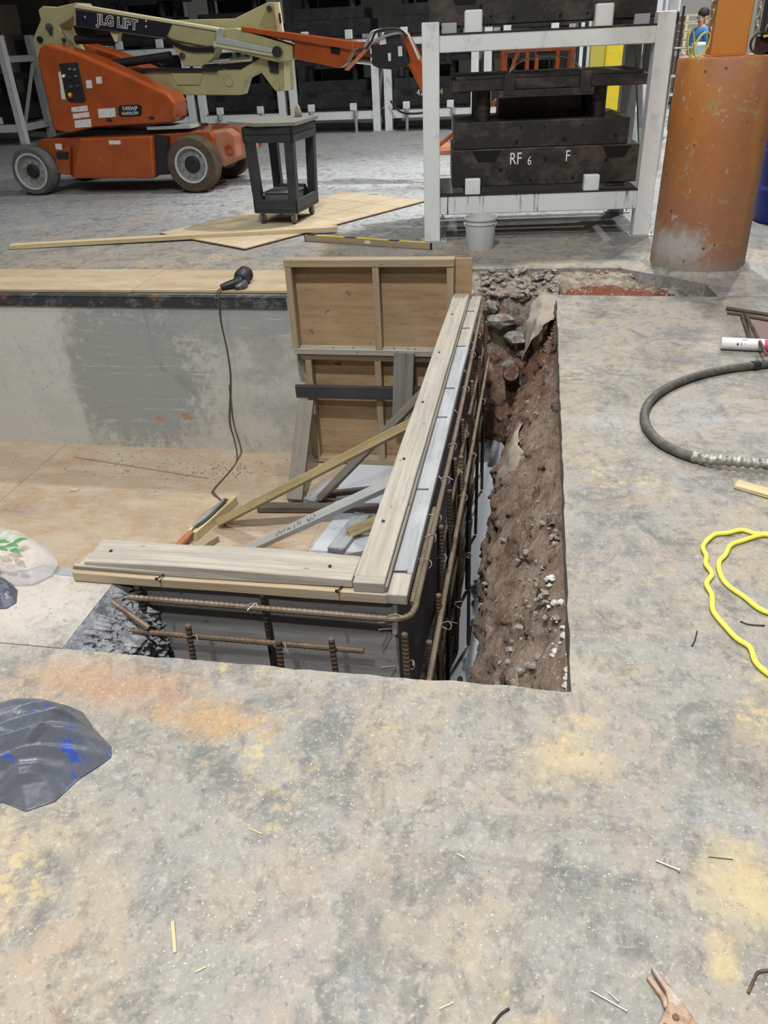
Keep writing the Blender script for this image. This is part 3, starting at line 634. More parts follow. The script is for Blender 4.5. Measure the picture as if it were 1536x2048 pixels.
M['bglight'] = mk('pale_wall', (0.62, 0.65, 0.68), 0.8)
M['bggrey'] = mk('grey_block_wall', (0.30, 0.30, 0.28), 0.9)
M['pallet'] = wood('pallet_slat_wood', (0.74, 0.64, 0.42), (0.58, 0.46, 0.26), (0.66, 0.56, 0.36))
M['maroon'] = mk('dark_maroon_metal', (0.055, 0.018, 0.016), 0.6)
M['chain'] = mk('worn_chain_steel', (0.38, 0.35, 0.29), 0.4, 0.7)
M['teal'] = mk('pale_teal_plastic', (0.28, 0.42, 0.40), 0.5)
M['skin'] = mk('skin_tone', (0.42, 0.26, 0.18), 0.6)
M['shirt'] = mk('bright_blue_shirt_cloth', (0.05, 0.20, 0.46), 0.85)
M['jeans'] = mk('blue_jeans_cloth', (0.035, 0.06, 0.16), 0.85)
M['hair'] = mk('dark_hair', (0.02, 0.017, 0.015), 0.7)

# ================================================================== THE SETTING
def nz(x, y, z, s, o=4): return noise.fractal(Vector((x * s, y * s, z * s)), 1.0, 2.0, o)
def ragged_line(a, b, n, amp, seed):
    rr = random.Random(seed); out = []
    for i in range(n + 1):
        t = i / n; x = a[0] + (b[0] - a[0]) * t; y = a[1] + (b[1] - a[1]) * t; L = math.hypot(b[0] - a[0], b[1] - a[1])
        j = amp * nz(x * 3, y * 3, seed, 3.0) if 0 < i < n else 0
        out.append((x - (b[1] - a[1]) / L * j, y + (b[0] - a[0]) / L * j))
    return out
# near slab, cut square round the excavation
edge = ragged_line((0.172, 5.64), (0.172, 1.690), 60, 0.006, 3)[:-1] + ragged_line((0.172, 1.690), (-1.392, 1.672), 70, 0.008, 5)
nearpoly = [(-9, -3), (9, -3), (9, 5.622), (1.22, 5.63)] + edge + [(-9, 1.664)]
struct(MB().prism(nearpoly, -0.10, 0, 'z').build('floor', M['floor']))
# far slab with the collar under the orange bollard
farpoly = [(1.25, 5.640), (9, 5.628), (16, 5.628), (16, 34), (-20, 34), (-20, 5.5), (-1.72, 5.5), (-1.72, 6.30)] + ragged_line((-1.72, 6.30), (0.663, 6.40), 40, 0.02, 9) + [(0.70, 6.36), (1.02, 6.12), (1.22, 5.95)]
struct(MB().prism(farpoly, -0.22, 0, 'z').build('floor', M['floor']))
# top of the old pit wall, left of the form
struct(MB().prism([(-9, 1.669), (-1.392, 1.677), (-1.392, 2.03), (-1.60, 2.045), (-1.74, 2.06), (-9, 2.06)], -1.27, -0.001, 'z').build('wall_pit_front', M['floor']))
# rough broken end of that wall
b = MB(); NU, NV = 90, 150
vs = []
for j in range(NV + 1):
    for i in range(NU + 1):
        y = 1.60 + 0.46 * i / NU; z = -0.002 - 0.9 * j / NV; d = -z
        x = -1.394 + 0.10 * min(1, d / 0.12) + 0.14 * d + (0.028 * nz(y, z, 1.3, 9.0) + 0.034 * abs(nz(y, z, 7.1, 34.0)) + 0.014 * nz(y, z, 3.1, 80.0)) * min(1, d / 0.03)
        vs.append((x, y, z))
b.add(vs, [(j * (NU + 1) + i, (j + 1) * (NU + 1) + i, (j + 1) * (NU + 1) + i + 1, j * (NU + 1) + i + 1) for j in range(NV) for i in range(NU)])
struct(b.build('wall_broken_end', M['broken'], smooth=False))

# pit
struct(MB().bb(-9, -0.42, 5.492, 5.75, -1.45, -0.002).build('wall_pit_back', M['pitwall']))
struct(MB().bb(-9.3, -9, 1.6, 5.75, -1.45, -0.002).build('wall_pit_left', M['pitwall']))
pf = struct(MB().bb(-9.2, -0.3, 1.55, 5.6, -1.45, -1.2745).build('floor_pit', M['pitfloor']))
for (x0, x1) in ((-9.0, -6.305), (-6.3, -3.864), (-3.859, -1.36)):
    MB().bb(x0, x1, 2.1, 5.495, -1.2755, -1.27).build('plywood_sheet', M['pitfloor'], pf, bev=0.001)
ft = [(-1.36, 5.49), (-1.34, 4.9), (-1.28, 4.5), (-1.33, 4.2), (-1.36, 3.8), (-1.36, 1.4), (0.3, 1.4), (0.3, 6.4), (-0.42, 6.4), (-0.42, 5.49)]
struct(MB().prism(ft, -1.5, -1.262, 'z').build('floor_footing', M['footing']))
an = MB(); an.bb(-9, -1.76, 5.480, 5.4915, -0.075, 0.004); an.bb(-9, -1.76, 5.480, 5.555, 0.001, 0.006)
struct(an.build('trim_1', M['angle']))
struct(MB().bb(-1.38, 0.25, 1.30, 1.62, -1.5, -0.101).build('wall_trench_front', M['earth']))
# trench: earth bank under the right slab
b = MB(); NU, NV = 260, 90; vs = []
for j in range(NV + 1):
    v = j / NV
    for i in range(NU + 1):
        y = 1.45 + (6.25 - 1.45) * i / NU
        z = -0.055 - 1.25 * v
        k = min(1, v / 0.46)
        x = 0.205 - 0.355 * k ** 1.15 - 0.045 * max(0, v - 0.46) / 0.54
        x += 0.03 * (y - 3.0) / 3.0 * k
        far = max(0, min(1, (y - 4.2) / 1.2))
        x += (0.015 + 0.07 * far) * k
        a = min(1, v / 0.06)
        dn = (0.075 * nz(y, z, 2.2, 2.2, 3) + 0.05 * nz(y, z, 5.1, 6.0, 4) + 0.020 * nz(y, z, 9.3, 19.0, 3)) * a
        x += dn; z += 0.6 * dn
        vs.append((min(x, 0.21), y, z))
b.add(vs, [(j * (NU + 1) + i, j * (NU + 1) + i + 1, (j + 1) * (NU + 1) + i + 1, (j + 1) * (NU + 1) + i) for j in range(NV) for i in range(NU)])
bank = struct(b.build('wall_earth_bank', M['earth'], smooth=True))
# trench end face and the shallow side trench
b = MB(); NU, NV = 60, 80; vs = []
for j in range(NV + 1):
    v = j / NV
    for i in range(NU + 1):
        x = -0.50 + 0.80 * i / NU; z = -0.13 - 1.2 * v
        y = 6.12 - 0.34 * v + 0.13 * nz(x, z, 3.3, 3.5, 4) + 0.03 * nz(x, z, 8.3, 16.0, 3)
        vs.append((x, y, z))
b.add(vs, [(j * (NU + 1) + i, (j + 1) * (NU + 1) + i, (j + 1) * (NU + 1) + i + 1, j * (NU + 1) + i + 1) for j in range(NV) for i in range(NU)])
struct(b.build('wall_trench_end', M['earth'], smooth=True))
b = MB(); NU, NV = 130, 70; vs = []
for j in range(NV + 1):
    for i in range(NU + 1):
        x = -0.50 + 1.9 * i / NU; y = 5.56 + 0.86 * j / NV
        z = -0.165 + 0.03 * nz(x, y, 1.0, 4.0) + 0.02 * nz(x, y, 4.0, 14.0)
        z += 0.085 * max(0, min(1, (x - 0.15) / 0.15)) * max(0, min(1, (y - 5.7) / 0.2))
        if x < 0.22:
            t = max(0, min(1, (6.08 - y) / 0.10)); s_ = max(0, min(1, (0.22 - x) / 0.06)); z -= 1.35 * t * s_
        z += 0.15 * max(0, min(1, (y - 6.02) / 0.34)) * max(0, min(1, (0.80 - x) / 0.25)) * (1 + 0.5 * nz(x, y, 7.0, 6.0))
        z = min(z, -0.022 - 0.02 * abs(nz(x, y, 9.0, 12.0)) - 0.06 * max(0, min(1, (6.2 - y) / 0.2)))
        vs.append((x, y, z))
b.add(vs, [(j * (NU + 1) + i, j * (NU + 1) + i + 1, (j + 1) * (NU + 1) + i + 1, (j + 1) * (NU + 1) + i) for j in range(NV) for i in range(NU)])
struct(b.build('floor_trench_soil', M['gravel'], smooth=True))
# building shell behind
struct(MB().bb(-20, 2.6, 21.0, 21.3, 0, 7).build('wall_back', M['bgwall']))
struct(MB().bb(0.0, 16, 30.0, 30.3, 0, 7).build('wall_back_right', M['bggrey']))
struct(MB().bb(-20.3, -20, -3, 21.3, 0, 7).build('wall_left', M['bgwall']))
for k, x in enumerate((-13.6, -11.2, -8.3, -5.4, -2.4, 0.6)):
    struct(MB().bb(x - 0.12, x + 0.12, 20.8, 21.0, 0, 7).build('trim_%d' % (k + 2), M['bgbrown'] if k < 2 else M['bgwall']))

# ================================================================== RUBBLE
def rock_mesh(seed, flat=1.0):
    rr = random.Random(seed); b = MB(); n, m = 7, 5; vs = []
    for j in range(m + 1):
        th = math.pi * j / m
        for i in range(n):
            ph = 2 * math.pi * (i + 0.3 * (j % 2)) / n; q = 0.72 + 0.45 * rr.random()
            if j in (0, m): q = 0.8
            vs.append((q * math.sin(th) * math.cos(ph), q * math.sin(th) * math.sin(ph), flat * q * math.cos(th)))
    b.add(vs, [(j * n + i, (j + 1) * n + i, (j + 1) * n + (i + 1) % n, j * n + (i + 1) % n) for j in range(m) for i in range(n)])
    return b.mesh('rock')
ROCKS = {}
for k in range(6):
    for mt in ('rock', 'rockgrey', 'rockwhite'):
        me = rock_mesh(40 + k, 0.7); me.materials.append(M[mt]); ROCKS[(k, mt)] = me
rr = random.Random(11)
def rock(x, y, z, r, mt, label, group):
    Mx = Matrix.Translation((x, y, z)) @ Matrix.Rotation(rr.uniform(0, 6.28), 4, 'Z') @ Matrix.Rotation(rr.uniform(-.5, .5), 4, 'X') @ Matrix.Diagonal((r * rr.uniform(.8, 1.4), r, r * rr.uniform(.7, 1.0), 1))
    tag(link('rock', ROCKS[(rr.randrange(6), mt)], Mx), label, 'stone', group)
for i in range(62):      # broken concrete heaped at the far end of the trench
    x = rr.uniform(-0.38, 0.22); y = rr.uniform(6.05, 6.34); r = rr.choice((0.018, 0.024, 0.03, 0.045))
    rock(x, y, -0.155 + 0.15 * max(0, (y - 6.02) / 0.34) + r * 0.3, r, 'rockgrey' if rr.random() < 0.6 else 'rock', 'broken concrete lump heaped at the far end of the trench', 'rubble at the trench end')
for i in range(38):
    x = rr.uniform(0.2, 0.75); y = rr.uniform(6.08, 6.34); r = rr.choice((0.015, 0.02, 0.03))
    rock(x, y, -0.155 + 0.15 * max(0, (y - 6.02) / 0.34), r, 'rock', 'small brown stone along the far edge of the shallow side trench', 'stones in the side trench')
for (x, y, z, r) in ((-0.22, 6.0, -0.30, 0.10), (-0.10, 5.96, -0.42, 0.08), (-0.30, 6.02, -0.2, 0.08), (-0.02, 5.98, -0.55, 0.06), (-0.14, 5.9, -0.62, 0.07), (-0.05, 5.9, -0.75, 0.06)):
    rock(x, y, z, r, 'rockgrey', 'large grey chunk of concrete embedded in the trench end face', 'chunks in the trench end')
def bank_x(y, z):
    v = (-0.055 - z) / 1.25; k = max(0, min(1, v / 0.46)); far = max(0, min(1, (y - 4.6) / 0.9))
    return 0.205 - 0.355 * k ** 1.15 - 0.045 * max(0, v - 0.46) / 0.54 + 0.03 * (y - 3) / 3 * k + 0.06 * far * k + 0.07 * nz(y, z, 2.2, 2.2, 3)
for i in range(170):
    y = rr.choice((rr.uniform(1.9, 2.9), rr.uniform(1.8, 5.6))); z = -0.16 - 0.45 * rr.random() ** 2.2; r = rr.choice((0.005, 0.006, 0.008, 0.011, 0.016))
    rock(bank_x(y, z) - r * 0.3, y, z, r, 'rockgrey' if rr.random() < 0.5 else 'rock', 'small pale stone stuck in the earth bank under the slab edge', 'stones in the earth bank')
for i in range(46):
    y = rr.uniform(1.72, 2.45); z = -0.075 - 0.11 * rr.random(); r = rr.choice((0.006, 0.008, 0.011, 0.015))
    rock(bank_x(y, z) - r * 0.2, y, z, r, 'rockwhite', 'whitish concrete crumb along the slab edge at the near end of the trench', 'pale crumbs under the slab edge')
tag(link('rock', ROCKS[(1, 'rockgrey')], Matrix.Translation((0.985, 5.76, -0.02)) @ Matrix.Diagonal((0.06, 0.05, 0.06, 1))), 'white lump of concrete at the right end of the shallow side trench', 'stone')
ps = MB().lathe([(0.0, 0), (0.058, 0), (0.058, 0.25), (0.0, 0.25)], 20, (0, 0, 0)).build('pipe_stub', M['earth'], smooth=True, M=Matrix.Translation((-0.12, 5.95, -0.68)) @ Matrix.Rotation(math.radians(75), 4, 'X'), auto=40)
tag(ps, 'mud-covered round pipe stub poking out of the trench end', 'pipe')
def cloth_strip(name, label, rows):
    """rows of points: a torn sheet with thickness"""
    b = MB(); m, n = len(rows), len(rows[0]); K = 5
    G = [catmull(r, K) for r in rows]; G = list(map(list, zip(*[catmull(c, K) for c in zip(*G)])))
    A, B = len(G), len(G[0])
    b.add([p + Vector((0.022 * nz(*p, 9.0), 0.022 * nz(*p, 11.0), 0.022 * nz(*p, 8.0))) for r in G for p in r], [(i * B + j, i * B + j + 1, (i + 1) * B + j + 1, (i + 1) * B + j) for i in range(A - 1) for j in range(B - 1)])
    o = b.build(name, M['fabric'], smooth=True); s = o.modifiers.new('thick', 'SOLIDIFY'); s.thickness = 0.004
    return tag(o, label, 'fabric')
cloth_strip('torn_fabric', 'torn grey ground fabric hanging over the bank near the rubble', [[(0.20, 5.97, -0.10), (0.10, 5.96, -0.07), (0.02, 5.9, -0.11), (-0.03, 5.86, -0.22), (-0.05, 5.82, -0.33)], [(0.20, 5.80, -0.13), (0.10, 5.78, -0.10), (0.03, 5.76, -0.16), (-0.02, 5.74, -0.22), (-0.03, 5.70, -0.38)], [(0.19, 5.68, -0.14), (0.10, 5.64, -0.17), (0.04, 5.60, -0.18), (0.01, 5.62, -0.28), (-0.02, 5.60, -0.44)], [(0.17, 5.60, -0.17), (0.11, 5.54, -0.16), (0.06, 5.52, -0.24), (0.00, 5.50, -0.30), (-0.04, 5.46, -0.42)]])
cloth_strip('torn_fabric', 'torn flap of ground fabric curling off the middle of the earth bank', [[(-0.01, 4.50, -0.45), (-0.05, 4.50, -0.50), (-0.085, 4.48, -0.66), (-0.10, 4.46, -0.85)], [(-0.03, 4.25, -0.44), (-0.08, 4.24, -0.50), (-0.115, 4.2, -0.62), (-0.13, 4.18, -0.9)], [(-0.02, 4.05, -0.42), (-0.07, 4.02, -0.48), (-0.13, 4.02, -0.62), (-0.15, 3.98, -0.85)], [(0.03, 3.92, -0.40), (-0.02, 3.90, -0.46), (-0.07, 3.86, -0.52), (-0.14, 3.84, -0.66)]])

# ================================================================== FORMWORK
def nail(parent, p, d, L=0.05, r=0.0022, mat='black'):
    p = Vector(p); d = Vector(d).normalized()
    b = MB().cyl(p, p + d * L, r, 6); b.cyl(p + d * L, p + d * (L + 0.002), r * 2.2, 8); b.build('nail', M[mat], parent)
# front form
ff = thing('front_form', 'wooden concrete form across the front of the pit, dark plywood under pale stacked planks', 'formwork', (-0.9, 2.07, -1.262))
lumber('plywood_face', (-1.36, 2.068, -0.63), (-0.388, 2.068, -0.63), 0.018, 1.262, M['plydk'], ff, bev=0.001)
for x in (-1.33, -0.95, -0.6): lumber('stud', (x, 2.125, -1.26), (x, 2.125, -0.001), 0.09, 0.038, M['w_stud'], ff, up=(1, 0, 0))
lumber('bottom_plank', (-1.535, 2.075, 0.020), (-0.412, 2.082, 0.020), 0.125, 0.040, M['w_orange'], ff, ragged=0.004)
lumber('split_edge', (-1.535, 2.036, 0.051), (-1.08, 2.039, 0.047), 0.014, 0.020, M['w_pale'], ff, ragged=0.012)
lumber('top_plank', (-1.50, 2.102, 0.060), (-0.528, 2.108, 0.060), 0.142, 0.040, M['w_pale'], ff, ragged=0.012)
lumber('end_block', (-0.525, 2.040, 0.060), (-0.42, 2.042, 0.060), 0.035, 0.040, M['w_pale'], ff)
for (x, y) in ((-1.19, 2.028), (-0.56, 2.035)): nail(ff, (x, y + 0.02, 0.046), (-0.3, -1, 0.12), 0.055, 0.003)
for x in (-1.42, -1.0, -0.62):  nail(ff, (x, 2.10, 0.074), (0, 0, 1), 0.007, 0.003)
# side form
sf = thing('side_form', 'long wooden concrete form running back beside the trench, blue-black plywood under pale planks', 'formwork', (-0.42, 3.7, -1.262))
lumber('plywood_face', (-0.397, 2.08, -0.63), (-0.397, 3.70, -0.63), 0.018, 1.262, M['filmply'], sf, bev=0.001)
lumber('plywood_face', (-0.397, 3.704, -0.63), (-0.397, 5.40, -0.63), 0.018, 1.262, M['filmply'], sf, bev=0.001)
for k in range(8):
    y = 2.25 + k * 0.44
    lumber('stud', (-0.452, y, -1.26), (-0.452, y, -0.001), 0.038, 0.089, M['w_stud'], sf, up=(1, 0, 0))
lumber('outer_plank', (-0.404, 2.022, 0.020), (-0.404, 2.146, 0.020), 0.116, 0.040, M['w_pale'], sf, ragged=0.002)
lumber('outer_plank', (-0.404, 2.150, 0.020), (-0.402, 4.43, 0.020), 0.116, 0.040, M['w_greypale'], sf, ragged=0.003)
lumber('outer_plank', (-0.402, 4.434, 0.020), (-0.400, 5.46, 0.020), 0.116, 0.040, M['w_pale'], sf, ragged=0.003)
lumber('top_plank', (-0.474, 2.062, 0.0605), (-0.474, 5.37, 0.0605), 0.105, 0.040, M['w_pale'], sf, ragged=0.004)
lumber('inner_batten', (-0.4165, 2.03, 0.052), (-0.4165, 5.40, 0.052), 0.011, 0.024, M['w_grey'], sf)
for y in (2.15, 2.72, 3.42, 3.78, 4.42, 4.75, 5.10): nail(sf, (-0.412, y, 0.0425), (1, 0.05, 0.03), 0.045, 0.0022)
for y in (2.4, 2.9, 3.5, 4.2, 4.9): nail(sf, (-0.49, y, 0.078), (0, 0, 1), 0.006, 0.003)
for (y, z) in ((2.24, -0.06), (3.0, -0.06), (3.75, -0.08), (4.25, -0.05), (4.75, -0.05)):
    MB().cyl((-0.385, y + 0.03, z + 0.03), (-0.325, y - 0.02, z - 0.02), 0.0055, 8).build('form_tie', M['galv'], sf)
MB().cyl((-0.393, 2.05, -0.001), (-0.393, 2.03, -0.13), 0.009, 10).build('form_tie', M['galv'], sf)
# back form: upper and lower framed panels
up = thing('upper_form_panel', 'upper framed plywood panel rising above floor level at the far end of the pit', 'formwork', (-1.1, 5.36, -0.36))
lumber('plywood', (-1.69, 5.409, -0.02), (-0.405, 5.409, -0.02), 0.018, 0.66, M['ply'], up, bev=0.001)
lumber('top_plate', (-1.697, 5.355, 0.294), (-0.519, 5.355, 0.299), 0.089, 0.05, M['w_stud'], up)
lumber('bottom_plate', (-1.685, 5.355, -0.334), (-0.54, 5.355, -0.334), 0.089, 0.042, M['w_pale'], up, ragged=0.003)
for x in (-1.672, -1.055, -0.545): lumber('stud', (x, 5.356, -0.312), (x, 5.356, 0.268), 0.046, 0.087, M['w_stud'], up, up=(0, 1, 0))
for x in (-1.4, -1.25, -0.95, -0.85, -0.8): nail(up, (x, 5.335, -0.318), (0.2, 0, 1), 0.012, 0.0022)
for (x, z, a) in ((-1.29, 0.08, 1), (-1.58, -0.2, 1), (-1.42, -0.05, -1)): nail(up, (x, 5.398, z), (0.9 * a, -0.6, 0.3), 0.035, 0.0022, 'steel')
lo = thing('lower_form_panel', 'lower framed plywood panel standing on the pit floor below the upper one', 'formwork', (-1.1, 5.38, -1.262))
lumber('plywood', (-1.665, 5.441, -0.80), (-0.42, 5.441, -0.80), 0.018, 0.90, M['ply'], lo, bev=0.001)
lumber('top_plate', (-1.645, 5.387, -0.384), (-0.47, 5.387, -0.384), 0.089, 0.048, M['w_stud'], lo)
lumber('bottom_plate', (-1.60, 5.387, -1.238), (-0.47, 5.387, -1.238), 0.089, 0.044, M['w_stud'], lo)
for x in (-1.598, -1.075, -0.60): lumber('stud', (x, 5.388, -1.215), (x, 5.388, -0.41), 0.048, 0.087, M['w_stud'], lo, up=(0, 1, 0))
nail(lo, (-1.42, 5.43, -0.47), (0.9, -0.5, 0.2), 0.05, 0.004, 'rust')
o = lumber('edge_board', (-1.665, 5.425, -0.46), (-1.665, 5.425, -0.365), 0.07, 0.012, M['w_grey'], lo, up=(0, 1, 0))
tag(lumber('timber_waler', (-1.706, 5.319, -0.650), (-0.62, 5.319, -0.638), 0.036, 0.098, M['w_black'], ragged=0.006), 'black-stained timber fixed across the middle of the lower form panel', 'timber')
tag(lumber('timber_upright', (-0.896, 5.281, -0.83), (-0.866, 5.281, -0.31), 0.145, 0.034, M['w_greydirty'], up=(0, 1, 0)), 'wide grey weathered board standing upright across the two form panels', 'timber')
tag(lumber('timber_prop', (-1.605, 4.70, -1.236), (-1.612, 5.255, -0.70), 0.115, 0.04, M['w_grey'], up=(0, -1, 1)), 'grey wooden prop leaning against the black timber at the left of the panels', 'timber')
# braces to the side form
tag(lumber('timber_brace', (-2.045, 4.35, -1.235), (-0.505, 4.28, -0.30), 0.052, 0.085, M['w_olive'], up=(0, -1, 0.6)), 'long olive-yellow brace sloping up from the pit floor to the side form', 'timber')
wb = tag(lumber('timber_brace', (-1.735, 4.05, -1.235), (-0.505, 3.74, -0.40), 0.05, 0.085, M['w_white'], up=(0, -1, 0.9)), 'whitish-grey brace with faint stamp marks sloping up to the side form', 'timber')
tag(lumber('timber_brace', (-1.425, 4.76, -1.238), (-0.505, 4.56, -0.17), 0.05, 0.07, M['w_grey'], up=(0, -1, 0.6)), 'dark grey brace rising behind the olive-yellow brace', 'timber')
tag(lumber('timber_offcut', (-1.50, 4.70, -1.243), (-1.385, 5.03, -1.243), 0.095, 0.036, M['w_greypale'], ragged=0.004), 'short pale board with nails lying beside the grey prop', 'timber')
tag(lumber('timber_offcut', (-1.845, 4.585, -1.240), (-0.98, 4.66, -1.240), 0.075, 0.042, M['w_dark']), 'dark timber lying flat on the pit floor under the braces', 'timber')
tag(lumber('timber_offcut', (-1.40, 4.83, -1.245), (-0.72, 5.06, -1.245), 0.05, 0.03, M['w_dark']), 'thin dark strip of wood lying on the grey footing by the panels', 'timber')
tag(lumber('timber_offcut', (-1.165, 4.10, -1.243), (-1.075, 4.57, -1.243), 0.11, 0.036, M['w_greypale'], ragged=0.006), 'mortar-splashed grey board lying on the footing below the whitish brace', 'timber')
tag(lumber('timber_stake', (-1.115, 4.29, -1.225), (-0.60, 4.52, -1.05), 0.07, 0.06, M['w_olive'], up=(0, -1, 0.8)), 'short olive stake end poking out from under the side form', 'timber')
tag(lumber('timber_offcut', (-1.11, 4.0, -1.245), (-0.62, 4.24, -1.245), 0.08, 0.03, M['w_grey']), 'grey board end lying under the side form near the front corner', 'timber')
bk = tag(lumber('timber_stake', (-2.175, 4.16, -1.235), (-2.06, 4.66, -1.235), 0.075, 0.07, M['w_fresh'], ragged=0.004), 'fresh wooden block with a metal plate at the foot of the olive-yellow brace', 'timber')
MB().box((0, 0, 0), (0.40, 0.045, 0.004)).build('metal_plate', M['galv'], bk, M=WM[bk.name] @ Matrix.Translation((0, 0.012, 0.038)))
tag(lumber('timber_offcut', (-2.09, 4.03, -1.245), (-2.02, 4.18, -1.245), 0.08, 0.045, M['w_stud']), 'small wood block lying by the orange plug', 'timber')

q_ = random.Random(3)
_m = WM[wb.name].to_3x3(); _c = (Vector((0, 0, 1.6)) - WM[wb.name].translation).normalized()
_f = max((('y', 1), ('y', -1), ('z', 1), ('z', -1)), key=lambda t: (_m.col[1 if t[0] == 'y' else 2] * t[1]).dot(_c) - (0.35 if abs((_m.col[1 if t[0] == 'y' else 2] * t[1]).z) > 0.6 else 0))
SIDE = Matrix.Translation((0, _f[1] * 0.0254, 0)) if _f[0] == 'y' else Matrix.Translation((0, 0, _f[1] * 0.0429)) @ Matrix.Rotation(math.pi / 2, 4, 'X')
for k in range(13):      # smudged, unreadable mill stamp on the near face of the whitish brace
    if k in (5, 9): continue
    for sgn in q_.choice(((-1, 1), (0.2,), (1, 0.1), (-1,))):
        MB().box((0, 0, 0), (q_.uniform(0.004, 0.009), 0.0006, q_.uniform(0.018, 0.032))).build('stamp_mark', M['w_grey'], wb, M=WM[wb.name] @ Matrix.Translation((-0.44 + 0.029 * k + 0.006 * sgn, 0, 0)) @ SIDE @ Matrix.Translation((0, 0, q_.uniform(-0.008, 0.008))) @ Matrix.Rotation(sgn * q_.uniform(0.1, 0.9), 4, 'Y'))
# ================================================================== REINFORCEMENT
def rebar_mesh(path, r, step=0.009, n=8):
    P = resample([Vector(p) for p in path], step) if len(path) > 2 else None
    if P is None:
        a, b_ = Vector(path[0]), Vector(path[1]); m = max(3, int((b_ - a).length / step)); P = [a.lerp(b_, i / m) for i in range(m + 1)]
    return MB().tube(P, r, n, True, lambda t, i: r * (1.13 if i % 2 else 0.93))
def rebar(parent, path, r=0.009, mat='rust'):
    return rebar_mesh(path, r).build('rebar', M[mat], parent, smooth=False)
def tie(parent, p, s=0.022, seed=0):
    q = random.Random(seed * 7 + int(p[1] * 1000)); P = Vector(p); pts = []
    for k in range(9):
        a = k / 8 * 6.28 * 1.15; pts.append(P + Vector((s * math.cos(a) * q.uniform(.8, 1.1), 0.35 * s * math.sin(a * 2), s * math.sin(a) * 0.8)))
    pts.append(P + Vector((q.uniform(-1, 1) * s * 2.2, -s * 0.9, q.uniform(-0.5, 1) * s * 1.6)))
    MB().tube(catmull(pts, 4), 0.0016, 5).build('tie_wire', M['wire'], parent)
cg = thing('rebar_cage', 'tied rusty reinforcing bars bending round the front corner and filling the trench', 'rebar', (-0.3, 3.5, -1.262))
corner = [(-1.30, 1.955, -0.004), (-0.86, 1.955, -0.006), (-0.47, 1.955, -0.008), (-0.385, 1.957, -0.009), (-0.345, 1.972, -0.010), (-0.322, 2.02, -0.010), (-0.320, 2.2, -0.01), (-0.318, 3.6, -0.01), (-0.33, 5.42, 0.0)]
rebar(cg, catmull(corner, 10), 0.010, 'rustlt')
rebar(cg, [(-0.338, 2.06, -0.02), (-0.335, 2.68, -0.02)], 0.010, 'rustlt')
rebar(cg, [(-1.35, 1.90, -0.105), (-0.475, 1.905, -0.108)], 0.0095, 'rust')
rebar(cg, [(-1.37, 1.955, -0.03), (-1.30, 1.93, -0.055), (-1.215, 1.90, -0.088)], 0.0105, 'rustlt')
for (x, t, dx) in ((-1.065, -0.045, -0.02), (-0.755, -0.078, -0.012), (-0.575, -0.050, 0.014)):
    rebar(cg, [(x, 1.885, t), (x + dx * 2.5, 1.885, -1.2)], 0.0105, 'rust')
rebar(cg, [(-0.845, 2.02, -0.0), (-0.845, 2.03, -1.2)], 0.008, 'rustdk')
rebar(cg, [(-1.30, 2.02, -0.0), (-1.29, 2.03, -1.2)], 0.012, 'rustdk')
rebar(cg, [(-0.345, 1.95, -0.06), (-0.325, 1.965, -1.2)], 0.011, 'rustlt')
for (x, y, t, r, mt, lx, ly) in ((-0.302, 2.60, -0.05, 0.0125, 'rust', -0.01, 0.05), (-0.285, 2.78, 0.01, 0.0105, 'rustdk', -0.01, 0.02), (-0.305, 3.18, -0.05, 0.0125, 'rust', -0.01, 0.06),
                             (-0.285, 3.30, -0.10, 0.0125, 'rustlt', -0.01, -0.05), (-0.30, 3.54, -0.02, 0.0105, 'rust', -0.01, 0), (-0.285, 3.75, -0.08, 0.0105, 'rustdk', 0, 0.05), (-0.30, 4.12, -0.05, 0.0105, 'rustlt', 0.0, 0.05),
                             (-0.28, 4.42, -0.02, 0.010, 'rust', 0, 0), (-0.30, 4.75, -0.02, 0.010, 'rustdk', 0, 0), (-0.28, 5.02, 0.0, 0.010, 'rustlt', 0, 0), (-0.30, 5.28, 0.0, 0.010, 'rustdk', 0, 0), (-0.285, 2.38, -0.22, 0.011, 'rust', -0.01, 0.1), (-0.30, 2.2, -0.30, 0.012, 'rustlt', -0.01, 0.06)):
    rebar(cg, [(x, y, t), (x + lx, y + ly, -1.25)], r, mt)
for (x, z, y0, y1, r, mt) in ((-0.275, -0.30, 1.75, 5.3, 0.010, 'rustlt'), (-0.320, -0.42, 2.0, 5.35, 0.010, 'rustdk'), (-0.310, -0.55, 1.6, 3.9, 0.011, 'rust'), (-0.300, -0.66, 2.5, 5.3, 0.011, 'rustdk'),
                           (-0.335, -0.85, 1.6, 5.3, 0.010, 'rust'), (-0.315, -0.95, 1.6, 4.6, 0.010, 'rustdk'), (-0.32, -1.15, 1.6, 4.4, 0.011, 'rustdk'), (-0.30, -0.16, 2.65, 4.9, 0.009, 'rust')):
    rebar(cg, [(x, y0, z), (x + 0.012, y1, z + 0.02)], r, mt)
rebar(cg, [(-0.25, 3.45, -0.55), (-0.235, 3.30, -1.25)], 0.009, 'rustdk')
rebar(cg, [(-0.27, 2.05, -0.75), (-0.25, 3.0, -1.22)], 0.012, 'rustdk')
